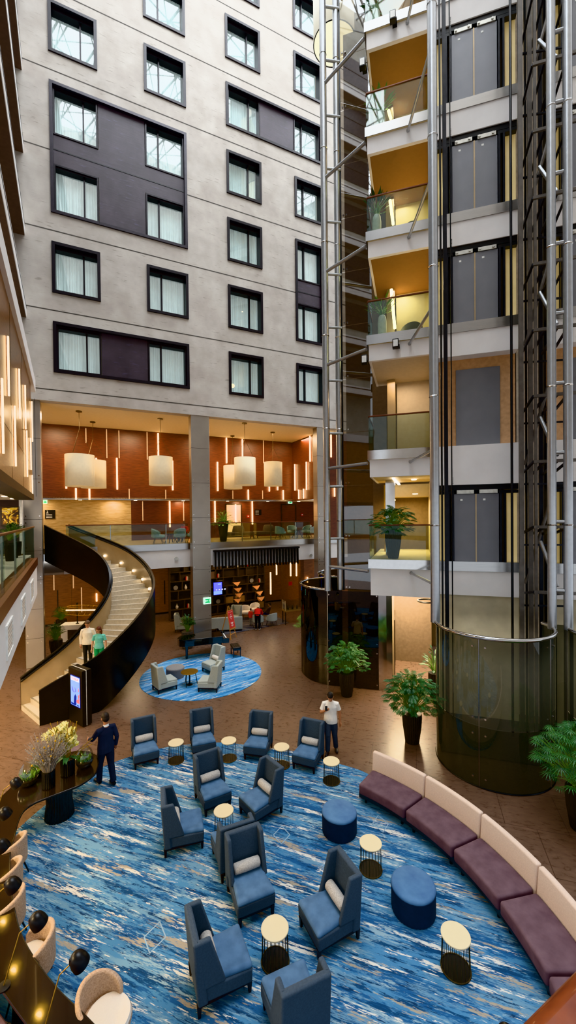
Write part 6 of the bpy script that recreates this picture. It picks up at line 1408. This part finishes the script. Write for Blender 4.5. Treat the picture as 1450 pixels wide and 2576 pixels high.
    # trousers
    b=B(); flat(b,[P['pel']-V((0,0,.08*s)),P['pel'],P['pel'].lerp(P['wai'],.55)],[.135*s,.157*s,.138*s],.78)
    lw=cl.get('legw',1.0)
    for S in 'LR':
        limb(b,[P['h'+S],P['h'+S].lerp(P['k'+S],.5),P['k'+S]],[.1*s,.09*s*lw,.071*s*lw]); limb(b,[P['k'+S],P['k'+S].lerp(P['a'+S],.5),P['a'+S].lerp(P['k'+S],.02)],[.071*s*lw,.066*s*lw,.062*s*lw])
    rem(b.build('trousers',mat('cloth_'+cl['leg'].strip('#'),cl['leg'],.85,var=.15,scale=10),t,world=False),voxel*s,4)
    for S in 'LR':
        b=B(); a,q=P['a'+S],P['t'+S]; f=(q-a); f.z=0; f.normalize(); base=min(a.z-.06*s,q.z-.03*s)
        b.tube([a-f*.05*s-V((0,0,.035*s)),a+f*.06*s-V((0,0,.03*s)),q-V((0,0,.0)),q+f*.03*s],[.045*s,.048*s,.042*s,.022*s],10); rem(b.build('shoe',mat('shoe_'+cl['shoe'].strip('#'),cl['shoe'],.5),t,world=False),voxel*s,3)
    # hair
    b=B(); 
    def E2(c,r):
        e=B(); e.ell((0,0,0),*r,14,10); b.add([c+sd*p[0]+L*p[1]+up*p[2] for p in e.v],e.f)
    E2(hd+up*.05*s-L*.012*s,(.09*s,.106*s,.09*s)); E2(hd-L*.045*s+up*.0*s,(.086*s,.066*s,.092*s))
    if cl.get('fringe'): E2(hd+L*.065*s+up*.062*s,(.07*s,.04*s,.035*s))
    if cl.get('long'):
        for sg in (-1,0,1): b.tube([hd+up*.05*s+sd*sg*.06*s-L*.03*s,hd-up*.08*s+sd*sg*.085*s-L*.04*s,hd-up*.22*s+sd*sg*.085*s-L*.03*s],[.045*s,.04*s,.022*s],10)
    rem(b.build('hair',mat('hair_'+cl['hair'].strip('#'),cl['hair'],.6,var=.3,scale=30,stretch=(4,4,1)),t,world=False),voxel*s,3)
    return t
hz=lambda v:v
# man in the white shirt, looking at the phone in his right hand
p=G(833,1893); mw=person('man in white polo shirt and jeans standing, looking down at a phone',(p.x,p.y,0),face((-.12,-1)),1.74,
  dict(hea=(0,-.075,1.61),nec=(0,0,1.47),eR=(-.27,-.02,1.14),wR=(-.12,-.24,1.3),eL=(.26,.06,1.13),wL=(.27,.05,.86),kR=(-.08,-.08,.5),aR=(-.09,-.06,.08),tR=(-.12,-.25,.035),kL=(.11,.04,.5),aL=(.14,.14,.09),tL=(.17,-.04,.035)),
  dict(skin='#b98363',top='#eae4dc',leg='#484d58',shoe='#2a2426',hair='#19120f',sleeve='short',hem=.1,loose=1.06,fringe=1,legw=1.15,col='#eae4dc',palmR=(.6,-.3,.6),curlR=1.1),look=(0,-1,-.75))
w=rot2((-.11,-.33),mw.rotation_euler.z); b=B(); b.box(-.034,.034,-.005,.005,0,.125); ph=b.build('phone',M['black'],None,bev=.004); ph.location=(mw.location.x+w.x,mw.location.y+w.y,1.32); ph.rotation_euler=(-.6,0,mw.rotation_euler.z); tag(ph,'dark phone held by the man in white','phone')
# man in the dark suit, walking away to the left
p=G(268,1975); person('man in navy suit standing at the bar table, back turned',(p.x,p.y,RUGZ),face((-.75,.66)),1.78,
  dict(eL=(.26,-.12,1.17),wL=(.24,-.36,1.08),eR=(-.24,.08,1.13),wR=(-.25,.0,.87),kL=(.1,-.12,.5),aL=(.1,-.16,.09),tL=(.12,-.36,.035),kR=(-.1,.04,.5),aR=(-.1,.17,.1),tR=(-.12,-.02,.035)),
  dict(skin='#a9765a',top='#20263c',topname='jacket',leg='#1c2134',shoe='#15100e',hair='#2a211d',hem=.13,loose=1.12,col='#dfe3ea',legw=1.1),look=(-.1,-1,.05))
# couple on the stair
def onstair(t,f):
    k=int(t*NS); z=HT*(k+1)/NS; a,c=interp(IN,(k+.5)/NS),interp(OU,(k+.5)/NS); q=a.lerp(c,f); return (q.x,q.y,z+.006)
q=onstair(.205,.42); hdn=face((.1,-1)); person('man in cream jacket and black trousers walking down the stair',q,face((.2,-1)),1.74,
  dict(hea=(0,-.03,1.62),eR=(-.25,.03,1.13),wR=(-.24,-.02,.87),kL=(.09,-.03,.5),aL=(.09,0,.08),kR=(-.08,-.05,.5),aR=(-.08,-.03,.08),tR=(-.1,-.2,.03)),
  dict(skin='#c08a6c',top='#e3d8c4',topname='jacket',leg='#17181d',shoe='#d8dad4',hair='#5b4535',hem=.08,loose=1.1,col='#f2f0ee',legw=.95),look=(-.1,-1,-.15))
q=onstair(.205,.72); person('woman in turquoise top and green trousers walking down the stair',q,face((.15,-1)),1.6,
  dict(hea=(0,-.03,1.62),eL=(.25,.02,1.12),wL=(.26,-.02,.87)),
  dict(skin='#c99679',top='#6fc0b0',leg='#1f9a5e',shoe='#d9d4cc',hair='#5a2c1c',hem=.06,sleeve='short',fem=1,long=1,loose=1.02),look=(-.5,-1,-.1))
# lounge people
p=G(650,1581); person('person in red top and black trousers bending over a lounge chair',(p.x,p.y-.35,.012),face((.1,1)),1.7,
  dict(pel=(0,0,.93),wai=(0,-.1,1.04),che=(.03,-.28,1.12),nec=(.06,-.44,1.16),hea=(.08,-.6,1.12),sL=(.2,-.4,1.12),sR=(-.14,-.4,1.12),eL=(.26,-.5,.88),eR=(-.2,-.52,.88),wL=(.2,-.66,.74),wR=(-.12,-.68,.74)),
  dict(skin='#b98363',top='#c4211c',leg='#1d1f26',shoe='#b7b3ac',hair='#2a1a12',hem=.05),voxel=.012,look=(0,-.6,-1))
p=G(632,1573); person('small child in red dress top standing left of the person in red',(p.x,p.y-.1,.012),face((.5,.9)),1.05,{},dict(skin='#c08a6c',top='#c23a34',leg='#8d8a86',shoe='#5b4a44',hair='#3a2518',hem=.14,loose=1.1),voxel=.014,look=(0,-1,-.1))
p=G(672,1566); person('person in dark clothes slouched on a lounge chair, dark hair',(p.x,p.y+.1,.3),face((-.8,.3)),1.6,
  dict(pel=(0,.05,.28),wai=(0,.1,.42),che=(0,.16,.6),nec=(0,.22,.76),hea=(0,.2,.91),sL=(.18,.2,.7),sR=(-.18,.2,.7),eL=(.26,.05,.48),eR=(-.26,.05,.48),wL=(.18,-.15,.36),wR=(-.18,-.15,.36),hL=(.09,.0,.27),hR=(-.09,.0,.27),kL=(.12,-.42,.28),kR=(-.12,-.42,.28),aL=(.12,-.5,-.16),aR=(-.12,-.5,-.16),tL=(.13,-.68,-.24),tR=(-.13,-.68,-.24)),
  dict(skin='#a97757',top='#4a3a38',leg='#27305a',shoe='#332a26',hair='#2a1c16',hem=.0),voxel=.014)
p=gp(464,Z2,-3.4); person('person in red jacket seated at the far gallery table',(p.x,p.y,Z2+.2),face((-.3,-1)),1.6,
  dict(pel=(0,.05,.28),wai=(0,.06,.42),che=(0,.04,.6),nec=(0,.02,.76),hea=(0,-.02,.91),sL=(.18,.02,.7),sR=(-.18,.02,.7),eL=(.26,-.05,.48),eR=(-.26,-.05,.48),wL=(.12,-.26,.42),wR=(-.12,-.26,.42),hL=(.09,.0,.27),hR=(-.09,.0,.27),kL=(.12,-.42,.28),kR=(-.12,-.42,.28),aL=(.12,-.44,-.14),aR=(-.12,-.44,-.14),tL=(.13,-.6,-.18),tR=(-.13,-.6,-.18)),
  dict(skin='#b98363',top='#b0201d',leg='#25252b',shoe='#221d1b',hair='#241812',hem=.0),voxel=.014)
# ------------------------------------------------------------------ camera, light, colour
cam=bpy.data.cameras.new('camera'); co=bpy.data.objects.new('camera',cam); C.objects.link(co)
cam.sensor_fit='VERTICAL'; cam.sensor_height=36; cam.sensor_width=36; cam.lens=FL/2576*36; cam.shift_x=0; cam.shift_y=(CY-1288)/2576
cam.clip_start=.05; cam.clip_end=300
co.matrix_world=MX.Translation((0,0,EYE)) @ MX.Rotation(radians(90)-PIT_,4,'X') @ MX.Rotation(-ROLL,4,'Z')
SC.camera=co
w=bpy.data.worlds.new('sky'); SC.world=w; w.use_nodes=True; bg=w.node_tree.nodes['Background']; bg.inputs[0].default_value=(.72,.78,.85,1); bg.inputs[1].default_value=.85
def area(name,loc,size,power,col,rot=(0,0,0),sy=None,spread=None):
    l=bpy.data.lights.new(name,'AREA'); l.energy=power; l.color=col; l.size=size
    if sy: l.shape='RECTANGLE'; l.size_y=sy
    if spread: l.spread=spread
    o=bpy.data.objects.new(name,l); C.objects.link(o); o.location=loc; o.rotation_euler=rot; return o
def point(name,loc,power,col,r=.1):
    l=bpy.data.lights.new(name,'POINT'); l.energy=power; l.color=col; l.shadow_soft_size=r
    o=bpy.data.objects.new(name,l); C.objects.link(o); o.location=loc; return o
WARM=(1,.72,.42); YEL=(1,.76,.34)
area('sky_light',(0,9,45),46,52000,(.88,.945,1.0),sy=50)
# warm fill lamps added for gallery and lounge, then soffit and lift lobby lamps
for s in (-7,-3,1.5,5,8):
    p=FA.P(s,-2.9,ZC-.1); area('gallery_fill',p,1.2,120,WARM)  # fill lamp added under the gallery ceiling
for s in (-7,-3,1,4.5):
    p=FA.P(s,-4.3,3.85); area('lounge_fill',p,1.0,42,WARM)  # fill lamp added under the lounge ceiling
for s in (-8,-4,0,4):
    p=FA.P(s,DBK-.5,ZS-.06); area('soffit_light',p,.5,20,WARM)
for s in (-2,2,6,10):
    p=FLW.P(s,-3.6,3.9); area('left_underside_fill',p,1.0,260,(1,.74,.4))  # warm lamp added to brighten the floor under the left wing
    p=FLW.P(s,-2.5,7.3); area('left_restaurant_light',p,.8,70,(1,.85,.65))
sm=(sT0+sT1)/2
area('passage_fill',FE.P(sm+.2,-1.2,3.75),1.0,150,(1,.8,.5)); area('passage_fill',FE.P(sm+.1,-3.6,3.75),1.0,260,(1,.8,.5))  # warm lamps added to brighten the dark passage
area('lobby_light',FE.P(sm,-3.4,LV[3]-1.6),1.2,70,YEL)
for k in (4,5,6,7):
    area('lobby_light',FE.P(sm,-2.4,LV[k+1]-.95),.6,26,(1,.84,.56)); point('lobby_uplight',FE.P(sm-.3,-1.2,LV[k]+.5),9,(1,.78,.4),.15)
area('lobby_light',FE.P(sm,-1.8,LV[4]-.95),.8,20,WARM)
for c in (cC,cC2):
    q=c+V(ddE)*.2; area('pit_fill',(q.x,q.y,3.4),.9,45,(1,.97,.88))  # added lamp stands in for skylight glow inside the glass enclosure
SC.view_settings.view_transform='Khronos PBR Neutral'; SC.view_settings.exposure=0.72
